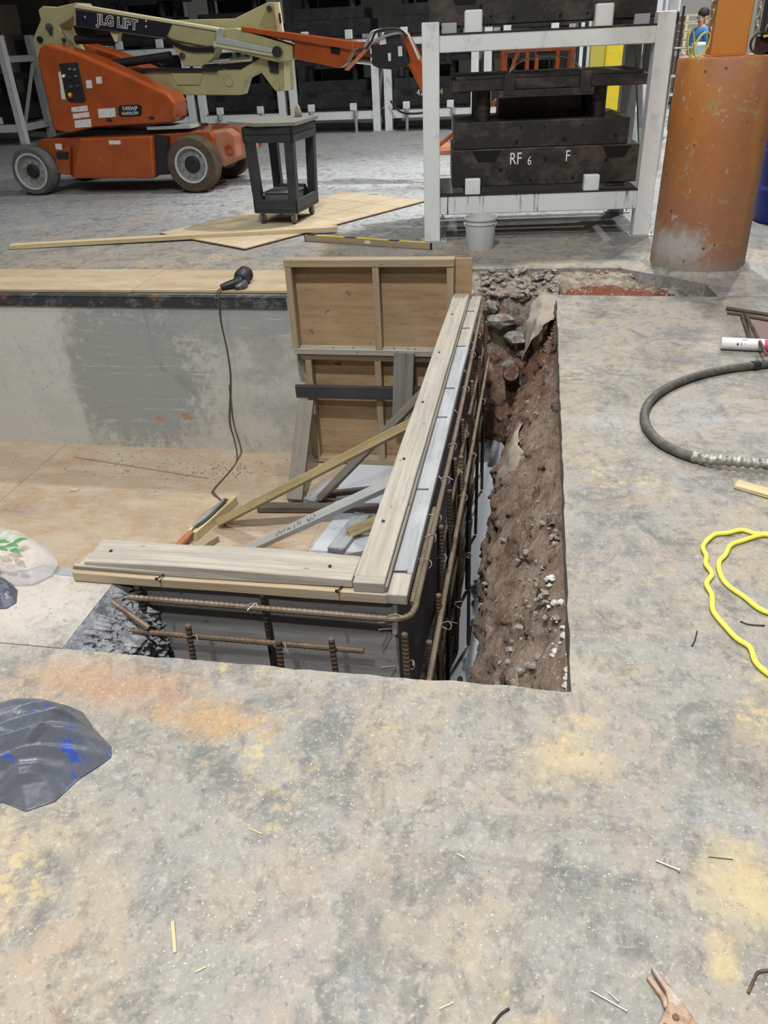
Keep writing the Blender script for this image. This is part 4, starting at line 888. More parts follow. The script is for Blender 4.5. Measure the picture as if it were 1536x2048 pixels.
for k, p in enumerate(((-0.86, 1.955, -0.006), (-0.385, 1.957, -0.006), (-1.06, 1.885, -0.107), (-0.752, 1.885, -0.107), (-0.32, 2.28, -0.01), (-0.32, 2.45, -0.01), (-0.32, 2.62, -0.03), (-0.30, 2.60, -0.2), (-0.30, 2.60, -0.42),
                       (-0.318, 2.9, -0.01), (-0.30, 3.18, -0.12), (-0.318, 3.22, -0.01), (-0.27, 3.26, -0.3), (-0.29, 3.54, -0.1), (-0.26, 3.7, -0.3), (-0.318, 3.9, -0.01), (-0.295, 4.12, -0.3), (-0.32, 4.4, 0.0), (-0.26, 4.42, -0.3), (-0.32, 4.75, 0),
                       (-0.26, 5.0, -0.3), (-0.25, 2.3, -0.3), (-0.25, 2.1, -0.56), (-0.24, 2.75, -0.55), (-0.335, 1.96, -0.2), (-0.24, 3.3, -0.66))):
    tie(cg, p, 0.021, k)
# wire ends sticking out of the plywood edge
for (z) in (-0.10, -0.13, -0.3): MB().cyl((-0.40, 2.055, z), (-0.45, 2.03, z + 0.01), 0.0018, 5).build('tie_wire', M['wire'], cg)

# ================================================================== ORANGE BOLLARD AND COLUMN
bl = thing('concrete_bollard', 'thick scuffed orange round concrete bollard at the right of the trench', 'bollard', (1.24, 6.52, 0))
prof = [(0.0, -0.02), (0.345, -0.02), (0.342, 0.3), (0.338, 0.9), (0.335, 1.385), (0.325, 1.40), (0.0, 1.402)]
MB().lathe(prof, 64, (1.24, 6.52, 0)).build('shaft', M['bollard'], bl, smooth=True, auto=35)
b = MB()
for k in range(40):
    a0, a1 = 2 * math.pi * k / 40, 2 * math.pi * (k + 1) / 40
    r0, r1 = 0.36 + 0.035 * nz(math.cos(a0), math.sin(a0), 3, 2.0), 0.36 + 0.035 * nz(math.cos(a1), math.sin(a1), 3, 2.0)
    vs = [Vector((1.24 + q * math.cos(a), 6.52 + q * math.sin(a), z)) for (a, r) in ((a0, r0), (a1, r1)) for (q, z) in ((0.34, 0.0), (0.34, 0.03), (r, 0.018), (r + 0.035, 0.0))]
    b.add(vs, [(0, 4, 5, 1), (1, 5, 6, 2), (2, 6, 7, 3)])
b.build('grout_collar', M['floor'], bl, smooth=True)
oc = thing('steel_column', 'square orange steel column rising from the top of the orange bollard', 'column', (1.215, 6.55, 1.402))
MB().bb(1.10, 1.33, 6.44, 6.66, 1.402, 3.6).build('tube_section', M['column'], oc, bev=0.012, seg=2)
MB().bb(1.085, 1.345, 6.425, 6.675, 1.402, 1.408).build('base_plate', M['column'], oc, bev=0.004)
def chain(x, y, ztop, zbot, label):
    t = thing('hanging_chain', label, 'chain', (x, y, zbot)); L = 0.046; k = 0; z = ztop
    b = MB(); P = []
    for i in range(17):
        a = 2 * math.pi * i / 16; P.append(Vector((0.015 * math.cos(a), 0, 0.015 * math.sin(a) + (0.016 if math.sin(a) > 1e-6 else -0.016 if math.sin(a) < -1e-6 else 0.0))))
    me = b.tube(P, 0.0048, 6, False).mesh('link', True); me.materials.append(M['chain'])
    while z > zbot:
        link('link', me, Matrix.Translation((x + 0.002 * math.sin(k), y, z)) @ Matrix.Rotation(math.pi / 2 * (k % 2) + 0.4, 4, 'Z'), t); z -= 0.051; k += 1
    return t
chain(1.075, 6.43, 2.2, 1.47, 'long-link steel chain hanging down the left side of the orange column')
chain(1.375, 6.47, 2.2, 1.50, 'long-link steel chain hanging down the right side of the orange column')
def loop_strap(name, label, cx, cy, cz, rx, rz, w, mat, tilt=0.0):
    b = MB(); n = 28; vs = []
    for i in range(n):
        a = 2 * math.pi * i / n
        for (q, d) in ((0.0, -w / 2), (0.0, w / 2), (0.006, w / 2), (0.006, -w / 2)):
            vs.append(Vector((cx + (rx + q) * math.cos(a) + tilt * math.sin(a) * rz, cy + d + 0.02 * math.sin(a), cz + (rz + q) * math.sin(a))))
    b.add(vs, [(i * 4 + k, ((i + 1) % n) * 4 + k, ((i + 1) % n) * 4 + (k + 1) % 4, i * 4 + (k + 1) % 4) for i in range(n) for k in range(4)])
    return tag(b.build(name, M[mat], smooth=False), label, 'strap')
loop_strap('lifting_sling', 'yellow lifting sling loop resting on the bollard left of the column', 1.03, 6.40, 1.475, 0.036, 0.068, 0.05, 'strap', 0.35)
loop_strap('lifting_sling', 'narrow yellow lifting sling hanging at the far left rim of the bollard', 0.965, 6.45, 1.485, 0.018, 0.078, 0.04, 'strap', -0.1)
loop_strap('rubber_ring', 'black rubber ring leaning against the right side of the orange column', 1.405, 6.42, 1.468, 0.058, 0.058, 0.05, 'rubber', 0.1)
mb = thing('maroon_box', 'dark maroon metal box on the bollard right of the column', 'box', (1.49, 6.52, 1.402))
MB().bb(1.41, 1.57, 6.46, 6.62, 1.402, 1.50).build('body', M['maroon'], mb, bev=0.006)
MB().bb(1.40, 1.58, 6.45, 6.63, 1.50, 1.508).build('lid', M['angle'], mb, bev=0.003)
mo = thing('dark_motor_unit', 'dark grey motor unit standing on the maroon box', 'motor', (1.49, 6.54, 1.508))
MB().bb(1.42, 1.56, 6.48, 6.60, 1.508, 1.90).build('housing', M['cartgrey'], mo, bev=0.015, seg=2)
MB().tube(catmull([(1.435, 6.47, 1.52), (1.435, 6.46, 1.56), (1.46, 6.46, 1.58), (1.485, 6.46, 1.56), (1.485, 6.47, 1.52)], 5), 0.006, 8).build('lifting_eye', M['steel'], mo, smooth=True)
for k in range(4): MB().bb(1.44 + 0.03 * k, 1.452 + 0.03 * k, 6.47, 6.481, 1.62, 1.86).build('cooling_fin', M['black'], mo)
tag(MB().tube(catmull([(1.42, 6.44, 1.506), (1.47, 6.42, 1.512), (1.53, 6.40, 1.50), (1.60, 6.38, 1.44)], 6), 0.012, 8).build('yellow_cable', M['yellowhose'], smooth=True), 'yellow cable draped over the maroon box', 'cable')

# blue bin behind the bollard
bb_ = thing('blue_drum', 'royal blue plastic drum behind the orange bollard at the right edge', 'drum', (2.28, 8.15, 0))
MB().lathe([(0.0, 0), (0.28, 0), (0.295, 0.03), (0.30, 0.28), (0.315, 0.30), (0.30, 0.32), (0.30, 0.60), (0.315, 0.62), (0.30, 0.64), (0.29, 0.88), (0.26, 0.92), (0, 0.92)], 40, (2.28, 8.15, 0)).build('body', M['bluebin'], bb_, smooth=True, auto=35)
for a in (0.4, 2.6): MB().lathe([(0, 0), (0.035, 0), (0.035, 0.02), (0, 0.02)], 14, (2.28 + 0.17 * math.cos(a), 8.15 + 0.17 * math.sin(a), 0.92)).build('bung', M['black'], bb_)

# ================================================================== PAIL, LEVEL, SHEETS AND LUMBER ON THE FAR FLOOR
pl = thing('plastic_pail', 'milky white plastic pail standing at the foot of the white rack', 'bucket', (-0.465, 7.06, 0))
MB().lathe([(0, 0.0), (0.112, 0.0), (0.116, 0.01), (0.130, 0.21), (0.138, 0.212), (0.138, 0.218), (0.131, 0.22), (0.132, 0.245), (0.142, 0.247), (0.142, 0.262), (0.130, 0.265), (0.126, 0.25), (0.112, 0.02), (0, 0.015)], 40, (-0.465, 7.06, 0)).build('body', M['bucket'], pl, smooth=True, auto=30)
MB().tube(catmull([(-0.465 + 0.14 * math.cos(a), 7.06 - 0.05 * math.sin(a) - 0.02, 0.225 - 0.075 * math.sin(a)) for a in [math.pi * k / 8 for k in range(9)]], 3), 0.0022, 6).build('bail_handle', M['galv'], pl)
sh = thing('osb_sheet', 'pale wood sheet with a dark red underside lying skewed under the cart', 'sheet', (-2.4, 8.4, 0))
P4 = [(-3.70, 7.66), (-2.58, 6.98), (-1.24, 9.26), (-2.30, 9.93)]
c = Vector((sum(p[0] for p in P4) / 4, sum(p[1] for p in P4) / 4, 0)); ang = math.atan2(9.26 - 6.98, -1.24 + 2.58)
Mx = Matrix.Translation(c) @ Matrix.Rotation(ang, 4, 'Z'); inv = Mx.inverted()
loc = [(inv @ Vector((p[0], p[1], 0))) for p in P4]; loc = [(p.x, p.y) for p in loc]
MB().prism(loc, 0.004, 0.014, 'z').build('underside', M['edgered'], sh, M=Mx)
MB().prism(loc, 0.0142, 0.022, 'z').build('face', M['plyfloor'], sh, M=Mx)
for k in range(1, 6):     # printed guide lines
    t = k / 6; a = Vector(loc[0]).lerp(Vector(loc[3]), t); d = Vector(loc[1]).lerp(Vector(loc[2]), t)
    MB().bar((a.x, a.y, 0.0224), (d.x, d.y, 0.0224), 0.006, 0.0006).build('guide_line', M['w_grey'], sh, M=Mx)
for k in range(1, 3):
    t = k / 3; a = Vector(loc[0]).lerp(Vector(loc[1]), t); d = Vector(loc[3]).lerp(Vector(loc[2]), t)
    MB().bar((a.x, a.y, 0.0224), (d.x, d.y, 0.0224), 0.006, 0.0006).build('guide_line', M['w_grey'], sh, M=Mx)
tag(lumber('lumber_length', (-4.98, 7.07, 0.022), (-1.885, 7.71, 0.044), 0.09, 0.04, M['w_fresh']), 'long pale yellow two-by-four lying across the corner of the wood sheet', 'lumber')
lv = thing('spirit_level', 'long yellow and black spirit level lying on the floor by the white rack', 'level', (-1.5, 7.18, 0))
LM, LL = frame((-2.11, 7.36, 0.03), (-0.885, 7.00, 0.03))
MB().box((0, 0, 0), (LL, 0.026, 0.056)).build('rail', M['w_stud'], lv, M=LM, bev=0.003)
for (x0, x1, mt) in ((-0.60, -0.52, 'black'), (-0.50, -0.22, 'yellowp'), (-0.21, -0.10, 'black'), (-0.09, 0.22, 'yellowp'), (0.23, 0.32, 'black'), (0.33, 0.57, 'yellowp')):
    MB().box(((x0 + x1) / 2 * LL / 1.24, 0, 0.0295), ((x1 - x0) * LL / 1.24, 0.025, 0.004)).build('top_band', M[mt], lv, M=LM)
MB().box((0.02, -0.0145, 0), (0.06, 0.004, 0.03)).build('vial', M['creamlt'], lv, M=LM, bev=0.002)
for x in (-LL / 2, LL / 2): MB().box((x, 0, 0), (0.012, 0.030, 0.06)).build('end_cap', M['black'], lv, M=LM, bev=0.003)
st = thing('plywood_strip', 'dusty plywood strip laid along the far lip of the pit', 'plywood', (-3.5, 5.9, 0))
lumber('board', (-8.8, 5.875, 0.0165), (-3.02, 5.895, 0.0165), 0.62, 0.019, M['plystrip'], st, bev=0.001)
lumber('board', (-3.015, 5.895, 0.0165), (-1.78, 5.90, 0.0165), 0.60, 0.019, M['plystrip'], st, bev=0.001)

# ================================================================== POWER TOOL AND ITS CORD
pt = thing('power_tool', 'black corded hand tool lying at the lip of the pit', 'tool', (-2.22, 5.72, 0.026))
def blob_tube(path, radii, n=14):
    P = catmull(path, 6); m = len(P)
    def rf(t, i):
        x = t * (len(radii) - 1); k = min(int(x), len(radii) - 2); return radii[k] + (radii[k + 1] - radii[k]) * (x - k)
    return MB().tube(P, 0.03, n, True, rf)
blob_tube([(-2.17, 5.86, 0.085), (-2.175, 5.82, 0.09), (-2.18, 5.76, 0.085), (-2.185, 5.72, 0.075)], (0.045, 0.06, 0.062, 0.05)).build('motor_housing', M['cartgrey'], pt, smooth=True)
blob_tube([(-2.17, 5.69, 0.07), (-2.21, 5.65, 0.065), (-2.26, 5.62, 0.055), (-2.30, 5.60, 0.045)], (0.042, 0.032, 0.028, 0.02)).build('handle', M['black'], pt, smooth=True)
blob_tube([(-2.13, 5.68, 0.06), (-2.15, 5.64, 0.05), (-2.19, 5.61, 0.042)], (0.03, 0.03, 0.02)).build('gear_head', M['angle'], pt, smooth=True)
for k in range(4): MB().lathe([(0.058, 0), (0.0625, 0.002), (0.058, 0.004)], 18, (0, 0, 0), closed=True).build('vent_ring', M['black'], pt, M=Matrix.Translation((-2.176, 5.77 + 0.02 * k, 0.088)) @ Matrix.Rotation(math.pi / 2, 4, 'X'))
ec = thing('extension_cord', 'thin dark doubled cord hanging down the pit wall from the tool to the orange plug', 'cord', (-2.1, 5.4, -1.26))
z1 = -1.2665
dn = [(-2.274,-0.009),(-2.285,-0.16),(-2.269,-0.413),(-2.278,-0.637),(-2.338,-0.981),(-2.324,-1.15)]
fl = [(-2.272,5.345),(-2.259,5.14),(-2.283,4.849),(-2.263,4.775),(-2.174,4.695)]
tail = [(-2.085, 4.58, -1.19), (-2.10, 4.45, -1.19), (-2.13, 4.30, -1.188), (-2.165, 4.20, -1.19), (-2.19, 4.10, -1.23)]
pa = [(-2.30, 5.585, 0.04), (-2.305, 5.53, 0.035), (-2.305, 5.475, 0.0)] + [(p[0], 5.470, p[1]) for p in dn] + [(p[0], p[1], -1.266) for p in fl] + tail
MB().tube(catmull(pa, 8), 0.006, 7).build('strand', M['cord'], ec, smooth=True)
dn2 = [(-2.29,-0.673),(-2.302,-0.973),(-2.274,-1.194)]
fl2 = [(-2.265,5.399),(-2.257,5.157),(-2.276,4.897),(-2.266,4.805),(-2.154,4.683)]
pb = [(p[0], 5.455, p[1]) for p in dn2] + [(p[0], p[1], -1.266) for p in fl2] + [(a + 0.012, b_, c_) for (a, b_, c_) in tail[:-1]]
MB().tube(catmull(pb, 8), 0.005, 7).build('strand', M['cord'], ec, smooth=True)
blob_tube([(-2.175, 4.16, -1.205), (-2.20, 4.09, -1.225), (-2.225, 4.02, -1.240)], (0.018, 0.026, 0.022), 12).build('plug', M['connector'], ec, smooth=True)
tag(MB().bar((-3.65, 5.25, -1.266), (-2.40, 5.01, -1.266), 0.012, 0.006).build('thin_lath', M['w_stud']), 'thin wooden lath lying on the pit floor below the wall', 'lath')
tag(MB().box((-3.36, 4.72, -1.264), (0.06, 0.035, 0.012)).build('wood_chip', M['w_fresh']), 'small pale wood chip on the tan pit floor', 'offcut')

# ================================================================== PLASTIC BAGS
def heap(name, poly, H, mat, parent=None, z0=0.0, fold=0.05, s=7.0, p=2.2, nr=46, na=110, seed=1.0, ridge=(), aniso=None):
    cx = sum(q[0] for q in poly) / len(poly); cy = sum(q[1] for q in poly) / len(poly)
    def edge_r(a):
        dx, dy = math.cos(a), math.sin(a); best = 0.02; n = len(poly)
        for i in range(n):
            x1, y1 = poly[i][0] - cx, poly[i][1] - cy; x2, y2 = poly[(i + 1) % n][0] - cx, poly[(i + 1) % n][1] - cy
            ex, ey = x2 - x1, y2 - y1; den = dx * ey - dy * ex
            if abs(den) < 1e-9: continue
            t = (x1 * ey - y1 * ex) / den; u = (x1 * dy - y1 * dx) / den
            if t > 0 and -1e-6 <= u <= 1 + 1e-6: best = max(best, t)
        return best
    er = [edge_r(2 * math.pi * k / na) for k in range(na)]
    b = MB(); vs = [(cx, cy, z0 + H)]
    for j in range(1, nr + 1):
        t = j / nr
        for k in range(na):
            a = 2 * math.pi * k / na; r = er[k] * t; x, y = cx + r * math.cos(a), cy + r * math.sin(a)
            h = H * (1 - t ** p)
            qx, qy = x, y
            if aniso: qx, qy = (x * math.cos(aniso) + y * math.sin(aniso)) * 0.45, (-x * math.sin(aniso) + y * math.cos(aniso)) * 1.5
            w = noise.ridged_multi_fractal(Vector((qx * s, qy * s, seed)), 1.0, 2.0, 2, 1.0, 2.0) * 0.40 - 0.3
            h += fold * w * (1 - t ** 6) + 0.10 * fold * nz(x, y, seed, s * 3)
            for (x1, y1, x2, y2, hh, ww) in ridge:
                d = abs((x - x1) * (y2 - y1) - (y - y1) * (x2 - x1)) / math.hypot(x2 - x1, y2 - y1); u_ = ((x - x1) * (x2 - x1) + (y - y1) * (y2 - y1)) / ((x2 - x1) ** 2 + (y2 - y1) ** 2); h += hh * max(0, 1 - d / ww) * max(0, min(1, 4 * u_, 4 * (1 - u_))) * (1 - t ** 5)
            vs.append((x, y, z0 + max(0.0025, h) if j < nr else z0 + 0.001))
    F = [(0, 1 + k, 1 + (k + 1) % na) for k in range(na)]
    for j in range(nr - 1):
        for k in range(na): F.append((1 + j * na + k, 1 + (j + 1) * na + k, 1 + (j + 1) * na + (k + 1) % na, 1 + j * na + (k + 1) % na))
    F.append(tuple(1 + (nr - 1) * na + k for k in range(na))[::-1])
    b.add(vs, F); return b.build(name, mat, parent, smooth=True)
bagpoly = [(-1.471,1.187),(-1.513,1.286),(-1.49,1.364),(-1.422,1.403),(-1.39,1.427),(-1.277,1.448),(-1.188,1.428),(-1.127,1.376),(-1.044,1.318),(-1.026,1.283),(-1.047,1.246),(-1.078,1.201),(-1.101,1.131),(-1.159,1.092),(-1.231,1.109),(-1.285,1.086),(-1.381,1.103)]
tag(heap('plastic_bag', bagpoly, 0.095, M['bagdark'], fold=0.04, s=5.0, p=2.4, aniso=0.45, nr=110, na=240, seed=2.0, ridge=((-1.46, 1.13, -1.02, 1.32, 0.035, 0.022), (-1.42, 1.09, -1.04, 1.27, 0.026, 0.016), (-1.44, 1.16, -1.06, 1.40, 0.028, 0.018), (-1.42, 1.20, -1.14, 1.45, 0.024, 0.016),
    (-1.44, 1.24, -1.26, 1.46, 0.026, 0.015), (-1.46, 1.32, -1.34, 1.44, 0.02, 0.012), (-1.36, 1.08, -1.08, 1.21, 0.022, 0.014), (-1.28, 1.10, -1.13, 1.17, 0.018, 0.012), (-1.30, 1.30, -1.06, 1.36, 0.02, 0.012), (-1.22, 1.20, -1.10, 1.34, 0.014, 0.01), (-1.38, 1.22, -1.22, 1.25, 0.016, 0.010))), 'crumpled dark grey plastic bag with blue patches on the near floor at left', 'bag')
cbp = [(-2.094,2.043),(-2.112,2.183),(-1.984,2.28),(-1.837,2.249),(-1.707,2.17),(-1.648,2.11),(-1.631,2.033),(-1.669,1.973),(-1.773,1.955),(-1.922,1.944)]
cb = thing('clear_bag', 'puffy clear plastic bag with green leaf print at the left edge of the pit', 'bag', (-1.85, 2.02, 0))
heap('film', cbp, 0.10, M['bagclear'], cb, fold=0.03, s=6.0, p=3.0, seed=5.0)
def leaf(parent, x, y, z, a, L, mat):
    b = MB(); vs = []; n = 6
    for i in range(n + 1):
        t = i / n; w = 0.22 * L * math.sin(math.pi * t) + 0.0005
        for s_ in (-1, 1): vs.append((x + (t * L) * math.cos(a) - s_ * w * math.sin(a), y + (t * L) * math.sin(a) + s_ * w * math.cos(a), z + 0.01 * math.sin(3 * t)))
    b.add(vs, [(2 * i, 2 * i + 2, 2 * i + 3, 2 * i + 1) for i in range(n)]); o = b.build('leaf_print', M[mat], parent); o.modifiers.new('thick', 'SOLIDIFY').thickness = 0.001
LX, LY = -1.771, 2.016
for k, (dx, dy, a, mt) in enumerate(((0, 0, 0.1, 'leaf'), (0.02, 0.02, 0.8, 'leaf'), (-0.03, -0.012, -0.2, 'leaf'), (-0.02, 0.035, 1.0, 'leafpale'), (0.03, -0.012, -0.35, 'leaf'), (-0.06, 0.02, 0.3, 'leaf'), (-0.06, 0.06, 1.3, 'leafpale'), (-0.04, -0.04, -0.8, 'leaf'), (-0.08, -0.02, 0.2, 'leaf'))):
    leaf(cb, LX + dx * 0.9, LY + dy * 0.9, 0.128 - 0.001 * k, a, 0.055, mt)
bbp = [(-1.917,1.95),(-1.808,1.993),(-1.749,1.97),(-1.711,1.939),(-1.674,1.874),(-1.689,1.839),(-1.825,1.817)]
tag(heap('plastic_wrap', bbp, 0.05, M['bagblue'], fold=0.05, s=10.0, p=2.4, seed=9.0), 'shiny blue-black plastic wrapping on the pale wall top at the left edge', 'bag')
tag(MB().prism([(-1.78, 2.075), (-1.53, 2.06), (-1.53, 2.10), (-1.72, 2.12)], -0.03, -0.015, 'z').build('metal_offcut', M['galv']), 'pale metal sheet edge beside the left end of the front planks', 'sheet')

# ================================================================== HOSES, BARS AND SMALL THINGS ON THE RIGHT SLAB
hz = thing('industrial_hose', 'thick dark dusty hose curving in a wide loop on the right slab', 'hose', (0.9, 3.7, 0))
hp = [(2.6, 4.05), (2.1, 4.30)] + [(1.451,4.396),(1.266,4.293),(1.059,4.212),(0.891,4.107),(0.734,3.957),(0.616,3.773),(0.56,3.593),(0.556,3.425),(0.594,3.283),(0.656,3.196),(0.711,3.149)]
MB().tube(catmull([(p[0], p[1], 0.022) for p in hp], 8), 0.021, 14).build('rubber_hose', M['hose'], hz, smooth=True)
hq = [(0.711,3.149),(0.775,3.109),(0.869,3.082),(0.994,3.068),(1.116,3.067)] + [(1.5, 3.02), (2.0, 2.95)]
Pq = resample(catmull([(p[0], p[1], 0.024 + 0.01 * min(k, 2)) for k, p in enumerate(hq)], 20), 0.007)
MB().tube(Pq, 0.024, 14, True, lambda t, i: 0.022 + 0.0035 * math.sin(i * 1.25)).build('braided_sleeve', M['braid'], hz, smooth=True)
q = [(1.178,4.257),(1.214,4.274)]
MB().cyl((q[0][0], q[0][1], 0.022), (q[1][0], q[1][1], 0.022), 0.026, 14).build('hose_clamp', M['black'], hz)
yh = [(2.4, 2.2), (1.9, 2.5), (1.4, 2.62)] + [(0.996,2.58),(0.889,2.582),(0.844,2.58),(0.803,2.599),(0.749,2.573),(0.699,2.554),(0.649,2.476),(0.65,2.413),(0.64,2.363),(0.65,2.305),(0.623,2.245),(0.63,2.185),(0.62,2.1),(0.647,2.015),(0.667,1.97),(0.695,1.935),(0.698,1.87),(0.725,1.821),(0.786,1.749)] + [(0.95, 1.68), (1.2, 1.62), (1.6, 1.75), (1.9, 1.6)]
yt = thing('air_hose', 'bright yellow air hose lying in two loose loops on the right slab', 'hose', (0.7, 2.2, 0))
MB().tube(catmull([(p[0], p[1], 0.009) for p in yh], 7), 0.0085, 10).build('outer_loop', M['yellowhose'], yt, smooth=True)
yi = [(2.45, 2.12), (1.92, 2.44), (1.4, 2.58)] + [(0.991,2.56),(0.887,2.575),(0.849,2.564),(0.8,2.532),(0.746,2.493),(0.714,2.426),(0.685,2.377),(0.678,2.308),(0.689,2.247),(0.731,2.184),(0.758,2.135),(0.79,2.111),(0.871,2.087)] + [(1.05, 2.08), (1.3, 2.16), (1.5, 2.0), (1.35, 1.82), (1.1, 1.86)]
MB().tube(catmull([(p[0], p[1], 0.009) for p in yi], 7), 0.0085, 10).build('inner_loop', M['yellowhose'], yt, smooth=True)
for (nm, lb, a, b_, z, r) in (('rebar_scrap', 'upper of two rusty bars lying at the right edge near the spray can', (1.245, 5.33), (1.62, 5.12), 0.012, 0.012), ('rebar_scrap', 'short rusty bar just below the upper bar at the right edge', (1.235, 5.24), (1.38, 5.18), 0.009, 0.008),
                            ('rebar_scrap', 'bent dark bar running down towards the spray can', (1.31, 5.17), (1.255, 4.62), 0.010, 0.010), ('rebar_scrap', 'second dark bar leaning across the spray can', (1.33, 5.18), (1.245, 4.28), 0.075, 0.009), ('rebar_scrap', 'rusty bar running off the right edge of the photo', (1.345, 5.17), (1.62, 4.98), 0.010, 0.010)):
    z2 = z if z < 0.05 else 0.012
    tag(rebar_mesh([(a[0], a[1], z2 if z < 0.05 else 0.02), (b_[0], b_[1], z)], r).build(nm, M['rust']), lb, 'rebar')
rs = tag(MB().prism([(1.36, 5.10), (1.29, 4.72), (1.62, 4.60), (1.62, 4.98)], 0.0005, 0.002, 'z').build('red_sheet', mk('faded_maroon_sheet', (0.23, 0.15, 0.15), 0.7)), 'faded maroon sheet lying under the rusty bars', 'sheet')
ca = thing('spray_can', 'white and pink marking paint can lying at the right edge', 'can', (1.2, 4.58, 0))
CM, CL = frame((1.075, 4.575, 0.036), (1.40, 4.545, 0.036)); CM = CM @ Matrix.Rotation(math.pi / 2, 4, 'Y')
MB().lathe([(0, -CL / 2), (0.03, -CL / 2), (0.034, -CL / 2 + 0.006), (0.034, 0.06), (0, 0.06)], 28).build('body', M['can'], ca, smooth=True, M=CM, auto=35)
MB().lathe([(0, 0.06), (0.0342, 0.06), (0.0342, CL / 2 - 0.02), (0.02, CL / 2), (0, CL / 2)], 28).build('pink_band', M['pink'], ca, smooth=True, M=CM, auto=35)
for (x0, w, h, dz, mt) in ((-0.045, 0.010, 0.010, -0.013, 'black'), (-0.025, 0.003, 0.022, -0.010, 'black'), (0.0, 0.018, 0.012, -0.012, 'cartgrey'), (0.03, 0.02, 0.012, -0.012, 'black'), (0.005, 0.05, 0.006, 0.012, 'pink')):
    a0 = math.asin(max(-1, min(1, (dz + 0.012) / 0.036)))
    b = MB(); vs = []
    for i in range(5):
        a = a0 - h / 0.068 + h / 0.034 * i / 4 + 0.35
        for s_ in (-1, 1): vs.append((1.2 + x0 + s_ * w / 2, 4.565 - 0.0348 * math.cos(a), 0.036 + 0.0348 * math.sin(a)))
    b.add(vs, [(2 * i, 2 * i + 1, 2 * i + 3, 2 * i + 2) for i in range(4)]); b.build('printed_mark', M[mt], ca)
tag(lumber('timber_offcut', (0.845, 2.955, 0.010), (1.10, 2.78, 0.016), 0.05, 0.018, M['w_fresh'], ragged=0.012), 'splintered pale wood sliver under the braided hose', 'offcut')
# nails, wire snips and slivers on the near slab
def snip(name, label, pts, r, mat):
    return tag(MB().tube(catmull(pts, 4), r, 6).build(name, M[mat], smooth=True), label, 'scrap')
def gp(pts, z): return [(p[0], p[1], z) for p in pts]
snip('wire_snip', 'curved black wire snip left of the yellow hose', gp([(0.557,2.001),(0.544,1.957),(0.531,1.928)], 0.003), 0.0022, 'black')
snip('wire_snip', 'curved black wire snip between the yellow hose loops', gp([(0.695,2.065),(0.72,2.053),(0.764,2.054)], 0.003), 0.0022, 'black')
snip('wire_snip', 'hooked black wire at the bottom right edge', gp([(0.483,0.91),(0.499,0.937),(0.51,0.953),(0.53,0.96),(0.552,0.959)], 0.004), 0.0032, 'rust')
snip('wire_snip', 'short dark wire at the bottom of the near slab', gp([(0.004,0.778),(0.017,0.798),(0.033,0.812)], 0.003), 0.0026, 'black')
snip('wire_snip', 'small dark wire near the right edge below the yellow hose', gp([(0.459,1.203),(0.484,1.204),(0.511,1.204)], 0.002), 0.0009, 'black')
sn = thing('screw_anchor', 'silver screw with an anchor lying on the near slab', 'screw', (0.365, 1.17, 0))
q = [(0.343,1.174),(0.388,1.158)]
MB().cyl((q[0][0], q[0][1], 0.006), (q[1][0], q[1][1], 0.006), 0.0024, 8).build('shank', M['steel'], sn)
MB().cyl((q[1][0], q[1][1], 0.006), (q[1][0] + 0.003, q[1][1] - 0.001, 0.006), 0.005, 10).build('head', M['steel'], sn)
for t in (0.35, 0.6): MB().cyl((q[0][0] + (q[1][0] - q[0][0]) * t, q[0][1] + (q[1][1] - q[0][1]) * t, 0.006), (q[0][0] + (q[1][0] - q[0][0]) * t + 0.004, q[0][1] + (q[1][1] - q[0][1]) * t + 0.014, 0.007), 0.0018, 6).build('wing', M['steel'], sn)
for (lb, pp, r) in (('long bright nail beside the rusty pliers', ((1182,1981), (1253,2021)), 0.0019), ('short bright nail lying next to the long nail', ((1216,1983), (1236,2003)), 0.0016)):
    q = ([(0.188,0.869),(0.252,0.842)] if r > 0.0017 else [(0.22,0.872),(0.238,0.857)])
    nl = thing('loose_nail', lb, 'nail', (q[0][0], q[0][1], 0)); a = Vector((*q[0], 0.003)); c2 = Vector((*q[1], 0.003))
    MB().cyl(a, c2, r, 8).build('shank', M['steel'], nl); MB().cyl(c2, c2 + (c2 - a).normalized() * 0.0015, r * 2.2, 10).build('head', M['steel'], nl)
q = [(-0.681,0.879),(-0.649,0.816)]
tag(lumber('wood_sliver', (q[0][0], q[0][1], 0.003), (q[1][0], q[1][1], 0.003), 0.007, 0.004, M['w_fresh'], bev=0), 'straight pale wood sliver on the near slab at lower left', 'splinter')
for (lb, c2, a) in (('tiny pale splinter left of the floor middle', ((498,1659), (523,1668)), 0), ('tiny pale splinter right of the floor middle', ((916,1708), (928,1715)), 0), ('bright thin splinter at the bottom middle of the slab', ((878,2018), (905,2006)), 0)):
    pass
for (lb, q) in (('tiny pale splinter left of the floor middle', [(-0.592,1.125),(-0.556,1.115)]), ('tiny pale splinter near the small pink marks', [(-0.097,1.13),(-0.078,1.121)]), ('bright thin splinter at the bottom middle of the slab', [(-0.099,0.791),(-0.073,0.807)]), ('pale splinter right of the straight sliver', [(-0.593,0.785),(-0.575,0.799)])):
    tag(lumber('wood_sliver', (q[0][0], q[0][1], 0.002), (q[1][0], q[1][1], 0.002), 0.003, 0.002, M['w_fresh'], bev=0), lb, 'splinter')
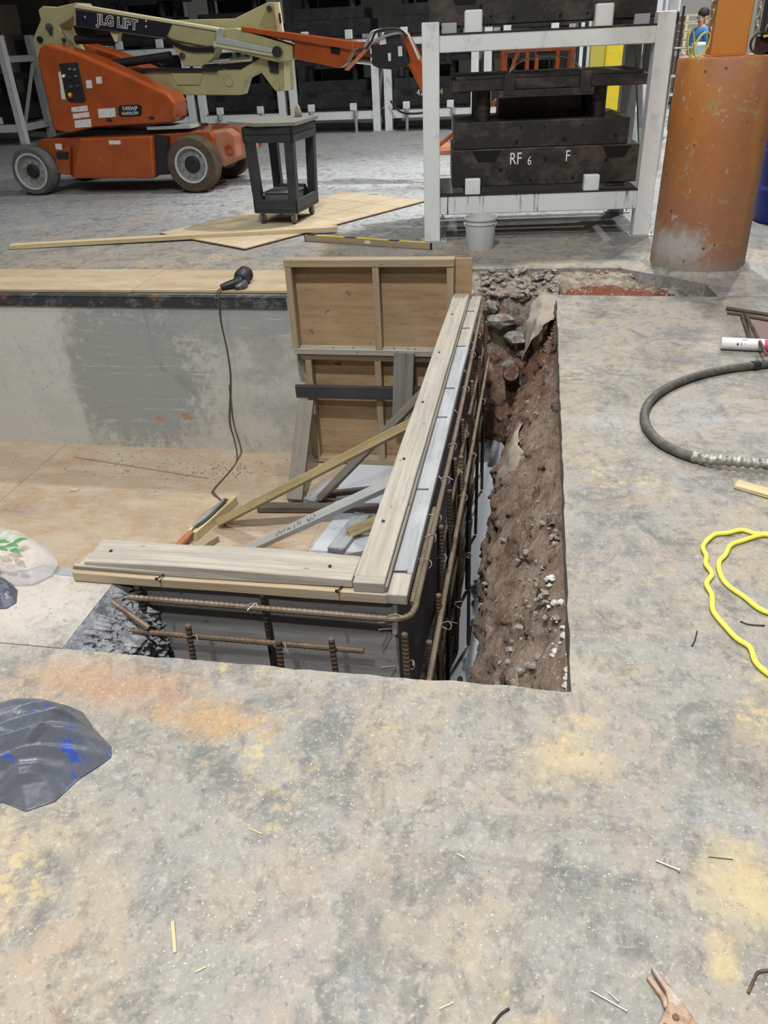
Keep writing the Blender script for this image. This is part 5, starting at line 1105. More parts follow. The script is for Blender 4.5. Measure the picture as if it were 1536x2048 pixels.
# pliers
pr = thing('rusty_pliers', 'rusty dust-covered pliers poking in at the bottom right of the photo', 'pliers', (0.35, 0.84, 0))
j1 = [(0.294,0.906),(0.301,0.912),(0.327,0.876),(0.336,0.859),(0.322,0.853),(0.317,0.872)]
j2 = [(0.303,0.924),(0.314,0.921),(0.346,0.881),(0.372,0.84),(0.38,0.823),(0.333,0.799),(0.301,0.809),(0.327,0.859),(0.326,0.882)]
MB().prism(j1, 0.001, 0.014, 'z').build('lower_jaw', M['plier'], pr, bev=0.003, seg=2)
MB().prism(j2, 0.004, 0.020, 'z').build('upper_jaw', M['plier'], pr, bev=0.004, seg=2)
q = [(0.318,0.821),(0.278,0.694)]; w2 = [(0.367,0.821),(0.385,0.696)]
for (a, c2) in (q, w2): MB().tube(catmull([(a[0], a[1], 0.012), ((a[0] + c2[0]) / 2 + 0.004, (a[1] + c2[1]) / 2, 0.014), (c2[0], c2[1], 0.012)], 6), 0.009, 10).build('grip', M['red'], pr, smooth=True)
q = [(0.338,0.835)]
MB().lathe([(0, 0), (0.007, 0), (0.006, 0.004), (0, 0.005)], 12, (q[0][0], q[0][1], 0.019)).build('pivot', M['rust'], pr)
# sawdust and chips: nobody could count them
b = MB(); rr = random.Random(5); n_ = 0
while n_ < 3600:
    y = rr.uniform(0.72, 1.66) if rr.random() < 0.55 else rr.uniform(1.4, 5.4)
    x = rr.uniform(-1.5, 1.3) if y < 1.66 else rr.uniform(0.2, 1.6)
    dens = nz(x, y, 3.0, 2.2, 3)
    if dens < rr.uniform(-0.15, 0.6): continue
    if y > 2.6 and rr.random() < 0.7: continue
    L = rr.choice((0.0007, 0.0009, 0.0012, 0.0012, 0.0022)); w = L * rr.uniform(0.25, 0.8); a = rr.uniform(0, 3.14); c_, s_ = math.cos(a), math.sin(a); h = rr.uniform(0.0003, 0.0007)
    vs = [(x + u * L * c_ - v * w * s_, y + u * L * s_ + v * w * c_, 0.0003 + (h if q_ else 0)) for q_ in (0, 1) for (u, v) in ((-1, -1), (1, -1), (1, 1), (-1, 1))]
    b.add(vs, [(4, 5, 6, 7), (0, 1, 5, 4), (1, 2, 6, 5), (2, 3, 7, 6), (3, 0, 4, 7)]); n_ += 1
tag(stuff(b.build('sawdust', M['chip'])), 'pale sawdust and tiny chips sprinkled over the near slab', 'sawdust')
b = MB()
for i in range(520):      # dark crumbs on the pit floor
    x = rr.gauss(-2.6, 0.55); y = rr.gauss(5.12, 0.16)
    if y > 5.46 or x > -1.7: continue
    L = rr.choice((0.003, 0.004, 0.005, 0.008)); a = rr.uniform(0, 3.14); c_, s_ = math.cos(a), math.sin(a); w = L * 0.6
    vs = [(x + u * L * c_ - v * w * s_, y + u * L * s_ + v * w * c_, -1.2698 + (L * 0.5 if q_ else 0)) for q_ in (0, 1) for (u, v) in ((-1, -1), (1, -1), (1, 1), (-1, 1))]
    b.add(vs, [(4, 5, 6, 7), (0, 1, 5, 4), (1, 2, 6, 5), (2, 3, 7, 6), (3, 0, 4, 7)])
tag(stuff(b.build('concrete_crumbs', M['rockgrey'])), 'grey concrete crumbs scattered on the pit floor below the wall', 'debris')

# ================================================================== UTILITY CART
ct = thing('utility_cart', 'charcoal plastic two-shelf utility cart on casters standing on the wood sheet', 'cart', (-2.52, 8.3, 0.022))
CT = Matrix.Translation((-2.545, 8.30, 0)) @ Matrix.Rotation(math.radians(-6), 4, 'Z')
def cpart(b, nm, mt, **k): return b.build(nm, M[mt], ct, M=CT, **k)
b = MB(); b.bb(-0.26, 0.26, -0.33, 0.33, 0.84, 0.865)
for (x0, x1, y0, y1) in ((-0.26, 0.26, -0.33, -0.30), (-0.26, 0.26, 0.30, 0.33), (-0.26, -0.23, -0.33, 0.33), (0.23, 0.26, -0.33, 0.33)): b.bb(x0, x1, y0, y1, 0.78, 0.92)
cpart(b, 'top_shelf', 'cartgrey', bev=0.006)
b = MB(); b.bb(-0.235, 0.235, -0.31, 0.31, 0.15, 0.17)
for (x0, x1, y0, y1) in ((-0.235, 0.235, -0.31, -0.285), (-0.235, 0.235, 0.285, 0.31), (-0.235, -0.21, -0.31, 0.31), (0.21, 0.235, -0.31, 0.31)): b.bb(x0, x1, y0, y1, 0.13, 0.26)
cpart(b, 'lower_shelf', 'cartgrey', bev=0.006)
for sx in (-1, 1):
    for sy in (-1, 1):
        vs = []
        for (z, k) in ((0.20, 0.0), (0.80, 0.018)):
            x, y = sx * (0.19 + k), sy * (0.265 + k)
            vs += [(x - 0.045, y - 0.04, z), (x + 0.045, y - 0.04, z), (x + 0.045, y + 0.04, z), (x - 0.045, y + 0.04, z)]
        cpart(MB().add(vs, [(3, 2, 1, 0), (4, 5, 6, 7), (0, 1, 5, 4), (1, 2, 6, 5), (2, 3, 7, 6), (3, 0, 4, 7)]), 'leg', 'cartgrey', bev=0.006)
        cs = MB().bb(sx * 0.17 - 0.022, sx * 0.17 + 0.022, sy * 0.25 - 0.03, sy * 0.25 + 0.03, 0.118, 0.132).bb(sx * 0.17 - 0.022, sx * 0.17 - 0.018, sy * 0.25 - 0.02, sy * 0.25 + 0.02, 0.06, 0.125).bb(sx * 0.17 + 0.018, sx * 0.17 + 0.022, sy * 0.25 - 0.02, sy * 0.25 + 0.02, 0.06, 0.125)
        c_ = cs.build('caster', M['steel'], ct, M=CT)
        MB().lathe([(0.022, -0.015), (0.050, -0.015), (0.053, 0), (0.050, 0.015), (0.022, 0.015)], 22, (0, 0, 0), closed=True).build('wheel', M['tiregrey'], c_, smooth=True, M=CT @ Matrix.Translation((sx * 0.17, sy * 0.25, 0.0755)) @ Matrix.Rotation(math.pi / 2, 4, 'Y'), auto=40)
        MB().lathe([(0, -0.012), (0.022, -0.012), (0.022, 0.012), (0, 0.012)], 14).build('hub', M['rim'], c_, M=CT @ Matrix.Translation((sx * 0.17, sy * 0.25, 0.0755)) @ Matrix.Rotation(math.pi / 2, 4, 'Y'))
tb = MB().add([(x, y, z + 0.02 * (x < -0.2) * (1 if y < 0 else 0.5)) for z in (0.925, 0.955) for (x, y) in ((-0.40, -0.32), (-0.1, -0.37), (0.30, -0.33), (0.28, 0.36), (-0.30, 0.34), (-0.42, 0.05))], [(5, 4, 3, 2, 1, 0), (6, 7, 8, 9, 10, 11)] + [(i, (i + 1) % 6, (i + 1) % 6 + 6, i + 6) for i in range(6)])
tag(tb.build('warped_board', M['w_greydirty'], M=CT), 'warped pale grey board lying on top of the charcoal cart', 'board')
tag(MB().lathe([(0, 0), (0.036, 0), (0.034, 0.05), (0.018, 0.10), (0.006, 0.115), (0, 0.116)], 16, (-2.40, 8.50, 0.955)).build('plumb_cone', M['rock'], smooth=True), 'small tan cone standing on the board on the cart', 'cone')
bx = thing('grey_tote', 'worn grey plastic tote on the lower shelf of the cart', 'tote', (-2.55, 8.25, 0.17))
MB().bb(-0.16, 0.15, -0.20, 0.10, 0.171, 0.30).build('body', M['cartbox'], bx, bev=0.01, M=CT)
MB().bb(-0.17, 0.16, -0.21, 0.11, 0.30, 0.315).build('lid', M['cartbox'], bx, bev=0.005, M=CT)
bg2 = tag(MB().tube([CT @ Vector((-0.15, 0.20, 0.255)), CT @ Vector((0.13, 0.20, 0.255))], 0.08, 18).build('black_roll', M['rubber'], smooth=True, auto=40), 'black rolled mat on the lower shelf of the cart', 'roll')

# ================================================================== WHITE DIE RACK AND PRESS DIES
def die_rack(label, ox, oy, rot, W=1.98, D=1.20, Hh=1.69, mat='white', mat2='greywhite', near=True, group=None, zb=0.0):
    t = thing('die_rack', label, 'rack', (ox, oy, zb), group)
    T = Matrix.Translation((ox, oy, zb)) @ Matrix.Rotation(rot, 4, 'Z'); pw = 0.14
    def p(b, nm, m, **k): return b.build(nm, M[m], t, M=T, **k)
    for i, (x, y) in enumerate(((0, 0), (W - pw, 0), (0, D - pw), (W - pw, D - pw))):
        p(MB().bb(x, x + pw, y, y + pw, 0.012, Hh), 'post', mat if i < 2 else mat2, bev=0.006)
        f = p(MB().bb(x - 0.03, x + pw + 0.06, y - 0.0, y + pw + 0.03, 0, 0.012), 'foot_plate', 'greywhite', bev=0.002)
        if near: MB().cyl((x + pw + 0.035, y + 0.06, 0.012), (x + pw + 0.035, y + 0.06, 0.035), 0.009, 8).build('anchor_bolt', M['steel'], f, M=T)
    for (y, m) in ((0.0, 'whitedrip' if near else mat), (D - pw, mat2)):
        p(MB().bb(pw, W - pw, y + 0.012, y + 0.112, 0.235, 0.390), 'bottom_beam', m, bev=0.006)
        p(MB().bb(pw, W - pw, y + 0.012, y + 0.112, 1.475, 1.600), 'top_beam', mat if y == 0 else mat2, bev=0.006)
    for x in (0.01, W - pw + 0.03):
        p(MB().bb(x, x + 0.10, pw, D - pw, 0.25, 0.38), 'side_beam', mat2, bev=0.005)
        p(MB().bb(x, x + 0.10, pw, D - pw, 1.48, 1.59), 'side_beam', mat2, bev=0.005)
    for x in (0.34, W - 0.62):      # stop lugs on the beams
        p(MB().bb(x, x + 0.14, 0.02, 0.10, 1.600, 1.760), 'stop_lug', mat, bev=0.010)
        p(MB().bb(x + 0.02, x + 0.15, 0.02, 0.10, 0.390, 0.520), 'stop_lug', mat, bev=0.006)
    b = MB().bar((W - 0.05, 0.20, 0.38), (W - 0.05, D - 0.16, 1.48), 0.05, 0.05); p(b, 'side_brace', mat2)
    for x in (0.16, W - 0.30): p(MB().bb(x, x + 0.12, 0.10, 0.16, 1.60, 1.68), 'corner_socket', 'greywhite', bev=0.004)
    p(MB().bb(pw, W - pw, 0.005, 0.115, 0.3905, 0.398), 'wear_strip', 'rubber'); p(MB().bb(pw, W - pw, 0.005, 0.115, 1.6005, 1.610), 'wear_strip', 'rubber')
    return t
RX, RY, RA = -0.975, 7.25, math.radians(7.0)
die_rack('white steel die rack with paint drips standing behind the pail, in front of the others', RX, RY, RA)

def press_die(label, T, W=1.66, D=0.95, z0=0.40, lettering=False, upper=True, mat='die', group=None, detail=True, hl=0.52, gap=0.26):
    """lower shoe with block, guide pillars, upper shoe with keeper bar"""
    o = T @ Vector((W / 2, D / 2, z0)); t = thing('press_die', label, 'die', tuple(o), group)
    def p(b, nm, m=mat, **k): return b.build(nm, M[m], t, M=T, **k)
    p(MB().bb(0, W, 0, D, z0 + 0.04, z0 + hl * 0.62), 'lower_shoe', bev=0.008)
    p(MB().bb(0.02, W * 0.93, 0.01, D, z0 + hl * 0.62, z0 + hl), 'die_block', bev=0.008)
    for x in (0.10, W - 0.26): p(MB().bb(x, x + 0.16, 0.02, D - 0.02, z0 - 0.0, z0 + 0.04), 'parallel')
    if upper:
        zt = z0 + hl + gap
        for x in (0.26, W - 0.36):
            for y in (0.20, D - 0.2): p(MB().cyl((x, y, z0 + hl), (x, y, zt), 0.07, 18), 'guide_pillar', smooth=True, auto=40)
        p(MB().bb(0.42, W - 0.46, D * 0.45, D * 0.85, z0 + hl, zt), 'punch_holder')
        p(MB().bb(-0.01, W + 0.0, 0, D, zt, zt + 0.085), 'upper_shoe', bev=0.006)
        p(MB().bb(0.03, W - 0.04, 0.02, D - 0.02, zt + 0.085, zt + 0.11), 'top_plate', bev=0.004)
        p(MB().bb(0.38, 1.16, -0.05, -0.002, zt - 0.055, zt - 0.0), 'keeper_bar', bev=0.004)
        for x in (0.42, 1.04): p(MB().bb(x, x + 0.09, -0.055, 0.0, zt - 0.04, zt + 0.12), 'keeper_bracket', bev=0.004)
        if detail:
            p(MB().tube(catmull([(0.46, 0.02, zt + 0.12), (0.55, 0.02, zt + 0.20), (0.75, 0.02, zt + 0.235), (0.95, 0.02, zt + 0.21), (1.06, 0.02, zt + 0.12)], 6), 0.006, 6), 'air_line', 'steel', smooth=True)
    if detail:
        for (x, z, r) in ((0.42, 0.17, 0.016), (0.80, 0.25, 0.018), (1.32, 0.22, 0.016), (0.68, 0.055 + 0.03, 0.015), (1.05, 0.085, 0.015), (0.50, 0.10, 0.010), (1.26, 0.09, 0.010), (0.55, hl * 0.62 + 0.05, 0.016), (0.95, hl * 0.62 + 0.06, 0.018), (1.38, hl * 0.62 + 0.07, 0.018), (0.58, hl - 0.05, 0.010), (0.78, hl - 0.05, 0.010), (1.10, hl - 0.05, 0.010)):
            yy = -0.001 if z < hl * 0.62 else 0.009
            p(MB().cyl((x, yy, z0 + z), (x, yy - 0.002, z0 + z), r, 14), 'bolt_hole', 'hole')
        for (x0, x1) in ((0.17, 0.42), (1.28, 1.52)):
            p(MB().prism([(x0, z0 + hl * 0.60), (x1, z0 + hl * 0.60), (x1 - 0.05, z0 + hl * 0.60 - 0.09), (x0 + 0.05, z0 + hl * 0.60 - 0.09)], -0.003, 0.02, 'y'), 'clamp_slot', 'hole')
    if lettering:
        for (s_, x, zz, sz) in (('RF', 0.545, 0.255, 0.135), ('6', 0.665, 0.235, 0.10), ('F', 0.99, 0.262, 0.125)):
            xd = T.to_3x3() @ Vector((1, 0, 0)); text(s_, sz, 'lettering', M['lettering'], t, T @ Vector((x, -0.003, z0 + zz)), xd, (0, 0, 1), sx=0.75)
    return t
TD = Matrix.Translation((RX, RY, 0)) @ Matrix.Rotation(RA, 4, 'Z') @ Matrix.Translation((0.25, 0.13, 0))
press_die('black press die lettered RF 6 and F inside the white rack', TD, z0=0.40, lettering=True, hl=0.55, gap=0.235, D=0.92, W=1.60)
TD2 = Matrix.Translation((RX, RY, 0)) @ Matrix.Rotation(RA, 4, 'Z') @ Matrix.Translation((0.05, 0.12, 0))
press_die('dark press die resting on top of the front white rack', TD2, z0=1.612, W=1.80, upper=True, hl=0.46)

# background row of racks, stacked two high
k = 0
for i, x in enumerate((-8.8, -6.88, -4.96, -3.04, -1.12)):
    tx = ('far left', 'second', 'third', 'fourth', 'rightmost')[i]
    die_rack('%s white die rack of the lower row against the back wall' % tx, x, 17.0, 0.0, W=1.82, near=False)
    press_die('black press die in the %s rack of the lower back row' % tx, Matrix.Translation((x + 0.155, 17.13, 0)), z0=0.40, W=1.5, mat='diedark', detail=True)
    press_die('black press die on top of the %s rack of the back row' % tx, Matrix.Translation((x + 0.155, 17.16, 0)), z0=1.612, W=1.5, mat='diedark', detail=False)
    for dx in (0.45, 1.35):
        tag(MB().cyl((x + dx, 16.93, 0.0), (x + dx, 16.93, 0.30), 0.03, 10).cyl((x + dx, 16.93, 0.30), (x + dx, 16.93, 0.40), 0.05, 10).build('screw_jack', M['galv'], smooth=True, auto=40), '%s steel screw jack under the beam of the %s back rack' % ('left' if dx < 1 else 'right', tx), 'jack', 'screw jacks under the %s back rack' % tx)
    k += 1
xx = [(-10.564,16.34)]
die_rack('white die rack cut by the left edge of the photo beyond the lift', xx[0][0] - 1.83, xx[0][1], 0.0, W=1.90, Hh=1.95, near=False)
press_die('black press die in the rack at the left edge of the photo', Matrix.Translation((xx[0][0] - 1.69, xx[0][1] + 0.12, 0)), z0=0.40, W=1.6, mat='diedark', detail=False)
tag(MB().tube(catmull([(-2.9, 16.9, 0.55), (-2.7, 16.85, 0.36), (-2.4, 16.85, 0.32), (-2.0, 16.9, 0.36)], 8), 0.02, 8).build('black_cable', M['rubber'], smooth=True), 'black cable drooping in front of the back row of racks', 'cable')
for (lb, x, z, s_, mt) in (): pass
xd = (1, 0, 0)
# stencilled numbers on a far die
for s_, x, mt in (('42', -2.60, 'lettering'), ('34', -2.22, 'strap')):
    par = [o for o in bpy.data.objects if o.get('label') == 'black press die in the fourth rack of the lower back row'][0]
    text(s_, 0.15, 'lettering', M[mt], par, (x + 0.25, 17.118, 0.66), xd, (0, 0, 1), sx=0.9)
# brown wall panels and a tall cabinet at the left
for i, (x, w, h, mt) in enumerate(((-15.2, 1.9, 2.5, 'bgbrown'), (-13.1, 1.9, 2.6, 'bgbrown'), (-11.0, 1.4, 2.2, 'diedark'))):
    lbl = ('tall brown cabinet at the left edge of the back wall', 'second tall brown cabinet by the back wall', 'dark cabinet beside the brown cabinets')[i]
    t = thing('tall_cabinet', lbl, 'cabinet', (x, 19.5, 0))
    MB().bb(x - w / 2, x + w / 2, 19.1, 19.9, 0, h).build('body', M[mt], t, bev=0.01)
    for s_ in (-1, 1):
        d = MB().bb(x + (0.01 if s_ > 0 else -w / 2 + 0.02), x + (w / 2 - 0.02 if s_ > 0 else -0.01), 19.07, 19.1, 0.1, h - 0.06).build('door', M[mt], t, bev=0.006)
        MB().bb(x + s_ * 0.08 - 0.015, x + s_ * 0.08 + 0.015, 19.04, 19.07, h * 0.45, h * 0.55).build('handle', M['angle'], d)
for i, (x, lb) in enumerate(((-7.4, 'pale grey mesh guard panel on the back wall above the lift'), (-6.2, 'second pale mesh guard panel on the back wall above the lift'))):
    t = thing('mesh_guard', lb, 'guard', (x, 19.6, 0))
    MB().bb(x - 0.5, x + 0.5, 19.58, 19.6, 1.6, 3.4).build('panel', M['bggrey'], t)
    for u in (-0.5, 0.5): MB().bb(x + u - 0.03, x + u + 0.03, 19.55, 19.61, 0, 3.4).build('post', M['greywhite'], t)

# right background: yellow machine, pale wall, pallets
ym = thing('yellow_machine', 'yellow machine with black mast seen through the right of the white rack', 'machine', (1.4, 13.2, 0))
q = [(0.669,1.091),(0.806,1.087),(0.799,1.359),(0.994,1.352),(1.017,1.14),(1.069,0.861)]
MB().bb(0.62, 0.82, 13.0, 13.25, 0, 2.1).build('yellow_post', M['strap'], ym, bev=0.01)
MB().bb(0.83, 1.10, 13.1, 13.4, 0.55, 2.0).build('yellow_cover', M['yellowp'], ym, bev=0.02)
MB().bb(0.83, 1.6, 13.15, 13.9, 0.0, 0.55).build('base', M['greywhite'], ym, bev=0.02)
for x in (0.42, 0.52): MB().bb(x, x + 0.05, 13.0, 13.08, 0, 2.3).build('mast_rail', M['black'], ym)
MB().bb(1.35, 1.75, 13.0, 13.3, 0.95, 1.75).build('black_cabinet', M['black'], ym, bev=0.02)
for x in (1.28, 1.78): MB().bb(x, x + 0.03, 12.98, 13.0, 0.3, 1.8).build('frame_tube', M['black'], ym)
wp = thing('white_booth', 'bright white booth wall behind the right half of the white rack', 'booth', (2.2, 19.5, 0))
MB().bb(0.85, 2.62, 19.5, 19.7, 0, 3.2).build('panel', M['bglight'], wp)
MB().bb(2.30, 2.33, 19.46, 19.5, 0, 3.0).build('panel_joint', M['bggrey'], wp)
MB().bb(2.40, 2.58, 19.47, 19.5, 1.2, 2.2).build('window_sash', M['greywhite'], wp)
for j in range(11):
    t = thing('wooden_pallet', 'pale wooden pallet, %s in the stack beside the orange column' % ('bottom one', 'second from the bottom', 'third from the bottom', 'fourth from the bottom', 'fifth from the bottom', 'sixth from the bottom', 'seventh from the bottom', 'eighth from the bottom', 'ninth from the bottom', 'tenth from the bottom', 'topmost')[j], 'pallet', (3.55, 21.6, j * 0.162), 'pallets in the stack')
    z = j * 0.162
    for s_ in (-0.55, 0, 0.55): MB().bb(3.55 + s_ - 0.03, 3.55 + s_ + 0.03, 21.0, 22.2, z + 0.02, z + 0.12).build('stringer', M['pallet'], t)
    for q in range(6):
        y = 21.0 + 0.22 * q
        MB().bb(2.96, 4.14, y, y + 0.10, z + 0.12, z + 0.142).build('deck_board', M['pallet'], t)
        if q % 2 == 0: MB().bb(2.96, 4.14, y, y + 0.10, z, z + 0.02).build('bottom_board', M['pallet'], t)
tt = thing('teal_bundle', 'pale teal wrapped bundle in front of the pallet stack', 'bundle', (2.85, 17.2, 0))
b = MB(); b.bb(2.60, 2.86, 17.0, 17.4, 0.75, 1.30).build('wrap', M['teal'], tt, bev=0.06, seg=3); MB().bb(2.55, 2.95, 16.95, 17.45, 0, 0.75).build('crate', M['pallet'], tt, bev=0.01)
tw = thing('wire_shelf', 'chrome wire shelf seen past the right post of the white rack', 'shelf', (1.75, 11.5, 0))
for x in (1.5, 2.0):
    for y in (11.3, 11.7): MB().cyl((x, y, 0), (x, y, 1.6), 0.014, 8).build('post', M['chrome'], tw)
for z in (0.35, 0.85, 1.05, 1.35):
    b = MB()
    for q in range(7): b.cyl((1.5, 11.3 + 0.4 * q / 6, z), (2.0, 11.3 + 0.4 * q / 6, z), 0.006, 6)
    for x in (1.5, 2.0): b.cyl((x, 11.3, z), (x, 11.7, z), 0.008, 6)
    b.build('wire_deck', M['chrome'], tw)

# ================================================================== PERSON FAR BEHIND THE BOLLARD
def skin_mesh(name, verts, edges, radii, mat, parent, root=0, sub=2):
    me = bpy.data.meshes.new(name); me.from_pydata(verts, edges, []); me.update()
    o = link(name, me, WM[parent.name].copy(), parent, mat)
    o.modifiers.new('skin', 'SKIN'); sv = me.skin_vertices[0].data
    for i, r in enumerate(radii): sv[i].radius = r if isinstance(r, tuple) else (r, r)
    sv[root].use_root = True
    m = o.modifiers.new('sub', 'SUBSURF'); m.levels = sub; m.render_levels = sub
    return o
pn = thing('person', 'person in a bright blue shirt and jeans standing far back beside the pallet stack', 'person', (2.83, 17.9, 0))
WM[pn.name] = Matrix.Translation((2.83, 17.9, 0)) @ Matrix.Rotation(math.radians(-60), 4, 'Z'); pn.rotation_euler = (0, 0, math.radians(-60))
V = [(0, 0, 0.95), (0, 0.0, 1.12), (0, 0.01, 1.32), (0, 0.01, 1.48), (0, 0.0, 1.56), (0, -0.01, 1.66), (0, -0.01, 1.76),
     (0.10, 0, 0.90), (0.11, -0.01, 0.50), (0.11, 0.02, 0.09), (0.11, -0.12, 0.04), (-0.10, 0, 0.90), (-0.11, 0.03, 0.50), (-0.11, 0.05, 0.09), (-0.11, -0.09, 0.04),
     (0.19, 0.01, 1.44), (0.25, 0.02, 1.16), (0.18, -0.22, 1.08), (0.16, -0.30, 1.09), (-0.19, 0.01, 1.44), (-0.25, 0.02, 1.16), (-0.18, -0.22, 1.06), (-0.15, -0.30, 1.08), (0, -0.105, 1.655)]
Ed = [(0, 1), (1, 2), (2, 3), (3, 4), (4, 5), (5, 6), (0, 7), (7, 8), (8, 9), (9, 10), (0, 11), (11, 12), (12, 13), (13, 14), (3, 15), (15, 16), (16, 17), (17, 18), (3, 19), (19, 20), (20, 21), (21, 22), (5, 23)]
Rd = [(0.15, 0.11), (0.13, 0.10), (0.15, 0.11), (0.09, 0.08), 0.055, (0.08, 0.095), (0.065, 0.08), 0.085, 0.058, 0.042, 0.04, 0.085, 0.058, 0.042, 0.04, 0.06, 0.045, 0.034, 0.028, 0.06, 0.045, 0.034, 0.028, 0.018]
skin_mesh('body', V, Ed, Rd, M['skin'], pn)
def sub_skin(name, ids, grow, mat):
    mp = {v: i for i, v in enumerate(ids)}
    ed = [(mp[a], mp[b]) for (a, b) in Ed if a in mp and b in mp]
    rd = [tuple(q + grow for q in (Rd[v] if isinstance(Rd[v], tuple) else (Rd[v], Rd[v]))) for v in ids]
    return skin_mesh(name, [V[v] for v in ids], ed, rd, mat, pn)
sub_skin('shirt', [1, 2, 3, 15, 16, 19, 20, 0], 0.024, M['shirt'])
sub_skin('trousers', [0, 7, 8, 9, 11, 12, 13], 0.016, M['jeans'])
MB().lathe([(0.0, 0.115), (0.06, 0.10), (0.098, 0.05), (0.105, 0.0), (0.09, -0.03), (0.0, -0.02)], 18).build('hair', M['hair'], pn, smooth=True, M=WM[pn.name] @ Matrix.Translation((0, 0.012, 1.735)) @ Matrix.Diagonal((0.9, 1.05, 1, 1)))
for s_ in (-1, 1):
    MB().lathe([(0, -0.008), (0.010, -0.006), (0.010, 0.006), (0, 0.008)], 10).build('eye', M['hair'], pn, M=WM[pn.name] @ Matrix.Translation((s_ * 0.033, -0.098, 1.685)) @ Matrix.Rotation(math.pi / 2, 4, 'X'))
    MB().lathe([(0, -0.012), (0.028, -0.008), (0.028, 0.008), (0, 0.012)], 10).build('ear', M['skin'], pn, M=WM[pn.name] @ Matrix.Translation((s_ * 0.088, 0.0, 1.67)) @ Matrix.Rotation(math.pi / 2, 4, 'Y'))
    MB().box((s_ * 0.11, -0.03, 0.045), (0.10, 0.27, 0.09)).build('shoe', M['black'], pn, bev=0.03, seg=2, M=WM[pn.name])
    for k in range(5):
        b0 = Vector((s_ * (0.185 - 0.018 * k), -0.30, 1.075 + (0.012 if k else 0.03))); MB().tube([b0, b0 + Vector((-s_ * 0.01, -0.04, -0.005)), b0 + Vector((-s_ * 0.035, -0.055, -0.01))], 0.009, 6).build('finger', M['skin'], pn, M=WM[pn.name])
MB().box((0, 0, 0), (0.07, 0.012, 0.006)).build('mouth', M['maroon'], pn, M=WM[pn.name] @ Matrix.Translation((0, -0.093, 1.615)))
tag(MB().box((0, 0, 0), (0.30, 0.22, 0.004)).build('paper_sheet', M['lettering'], M=WM[pn.name] @ Matrix.Translation((0, -0.40, 1.09)) @ Matrix.Rotation(math.radians(-35), 4, 'X')), 'white sheet of paper held by the person in blue', 'paper')

# ================================================================== BOOM LIFT
bl_ = thing('boom_lift', 'orange and cream articulated boom lift on four wheels at the left', 'lift', (-5.3, 10.8, 0))
def lp(b, nm, mt, par=None, **k): return b.build(nm, M[mt], par or bl_, **k)
chs = [(-6.523,0.558),(-6.394,0.656),(-5.882,0.668),(-4.849,0.672),(-4.077,0.699),(-4.024,0.625),(-4.075,0.309),(-4.894,0.193),(-6.054,0.211),(-6.299,0.24),(-6.401,0.46)]
lp(MB().prism(chs, 10.30, 11.30, 'y'), 'chassis', 'orange', bev=0.015, seg=2)
dr = [(-5.761,0.666),(-4.775,0.672),(-4.843,0.179),(-5.977,0.197)]
d = lp(MB().prism(dr, 10.13, 10.30, 'y'), 'battery_door', 'orange', bev=0.02, seg=2)
q = [(-5.359,0.635),(-5.203,0.631),(-5.207,0.586),(-5.363,0.589)]; MB().prism(q, 10.124, 10.129, 'y').build('label_plate', M['decal'], d)
lp(MB().prism([(-4.782,0.669),(-4.613,0.648),(-4.664,0.214),(-4.837,0.205)], 10.2, 10.32, 'y'), 'side_gap', 'black')
nose = [(-4.165,0.68),(-3.871,0.701),(-3.756,0.636),(-3.774,0.372),(-3.964,0.27),(-4.122,0.297)]
n1 = lp(MB().prism(nose, 10.36, 11.25, 'y'), 'front_hood', 'orangedull', bev=0.03, seg=3)
for (x, y) in ((-3.86, 10.33), (-3.66, 10.65), (-3.66, 11.0)):
    MB().lathe([(0.035, -0.012), (0.06, -0.012), (0.06, 0.012), (0.035, 0.012)], 16, (0, 0, 0), closed=True).build('tie_down_ring', M['orange'], n1, M=Matrix.Translation((x, y, 0.48)) @ Matrix.Rotation(math.pi / 2, 4, 'X' if y < 10.4 else 'Y'))
rear = [(-6.197,0.529),(-5.973,0.571),(-6.066,0.225),(-6.264,0.241)]; lp(MB().prism(rear, 10.24, 10.30, 'y'), 'rear_panel', 'orange', bev=0.006)
lp(MB().prism([(-6.167,0.604),(-6.076,0.602),(-6.088,0.531),(-6.173,0.533)], 10.225, 10.239, 'y'), 'label_plate', 'decal')
lp(MB().prism([(-6.188,0.504),(-6.01,0.506),(-6.033,0.423),(-6.189,0.426)], 10.225, 10.239, 'y'), 'lamp_cluster', 'black')
lp(MB().prism([(-6.294,0.659),(-5.012,0.652),(-4.455,0.674),(-4.448,0.709),(-5.768,0.742),(-6.216,0.681)], 10.35, 11.25, 'y'), 'turntable', 'black')
lp(MB().prism([(-4.884,0.764),(-4.309,0.772),(-4.289,0.732),(-4.877,0.73)], 10.26, 10.60, 'y'), 'step_plate', 'greywhite')
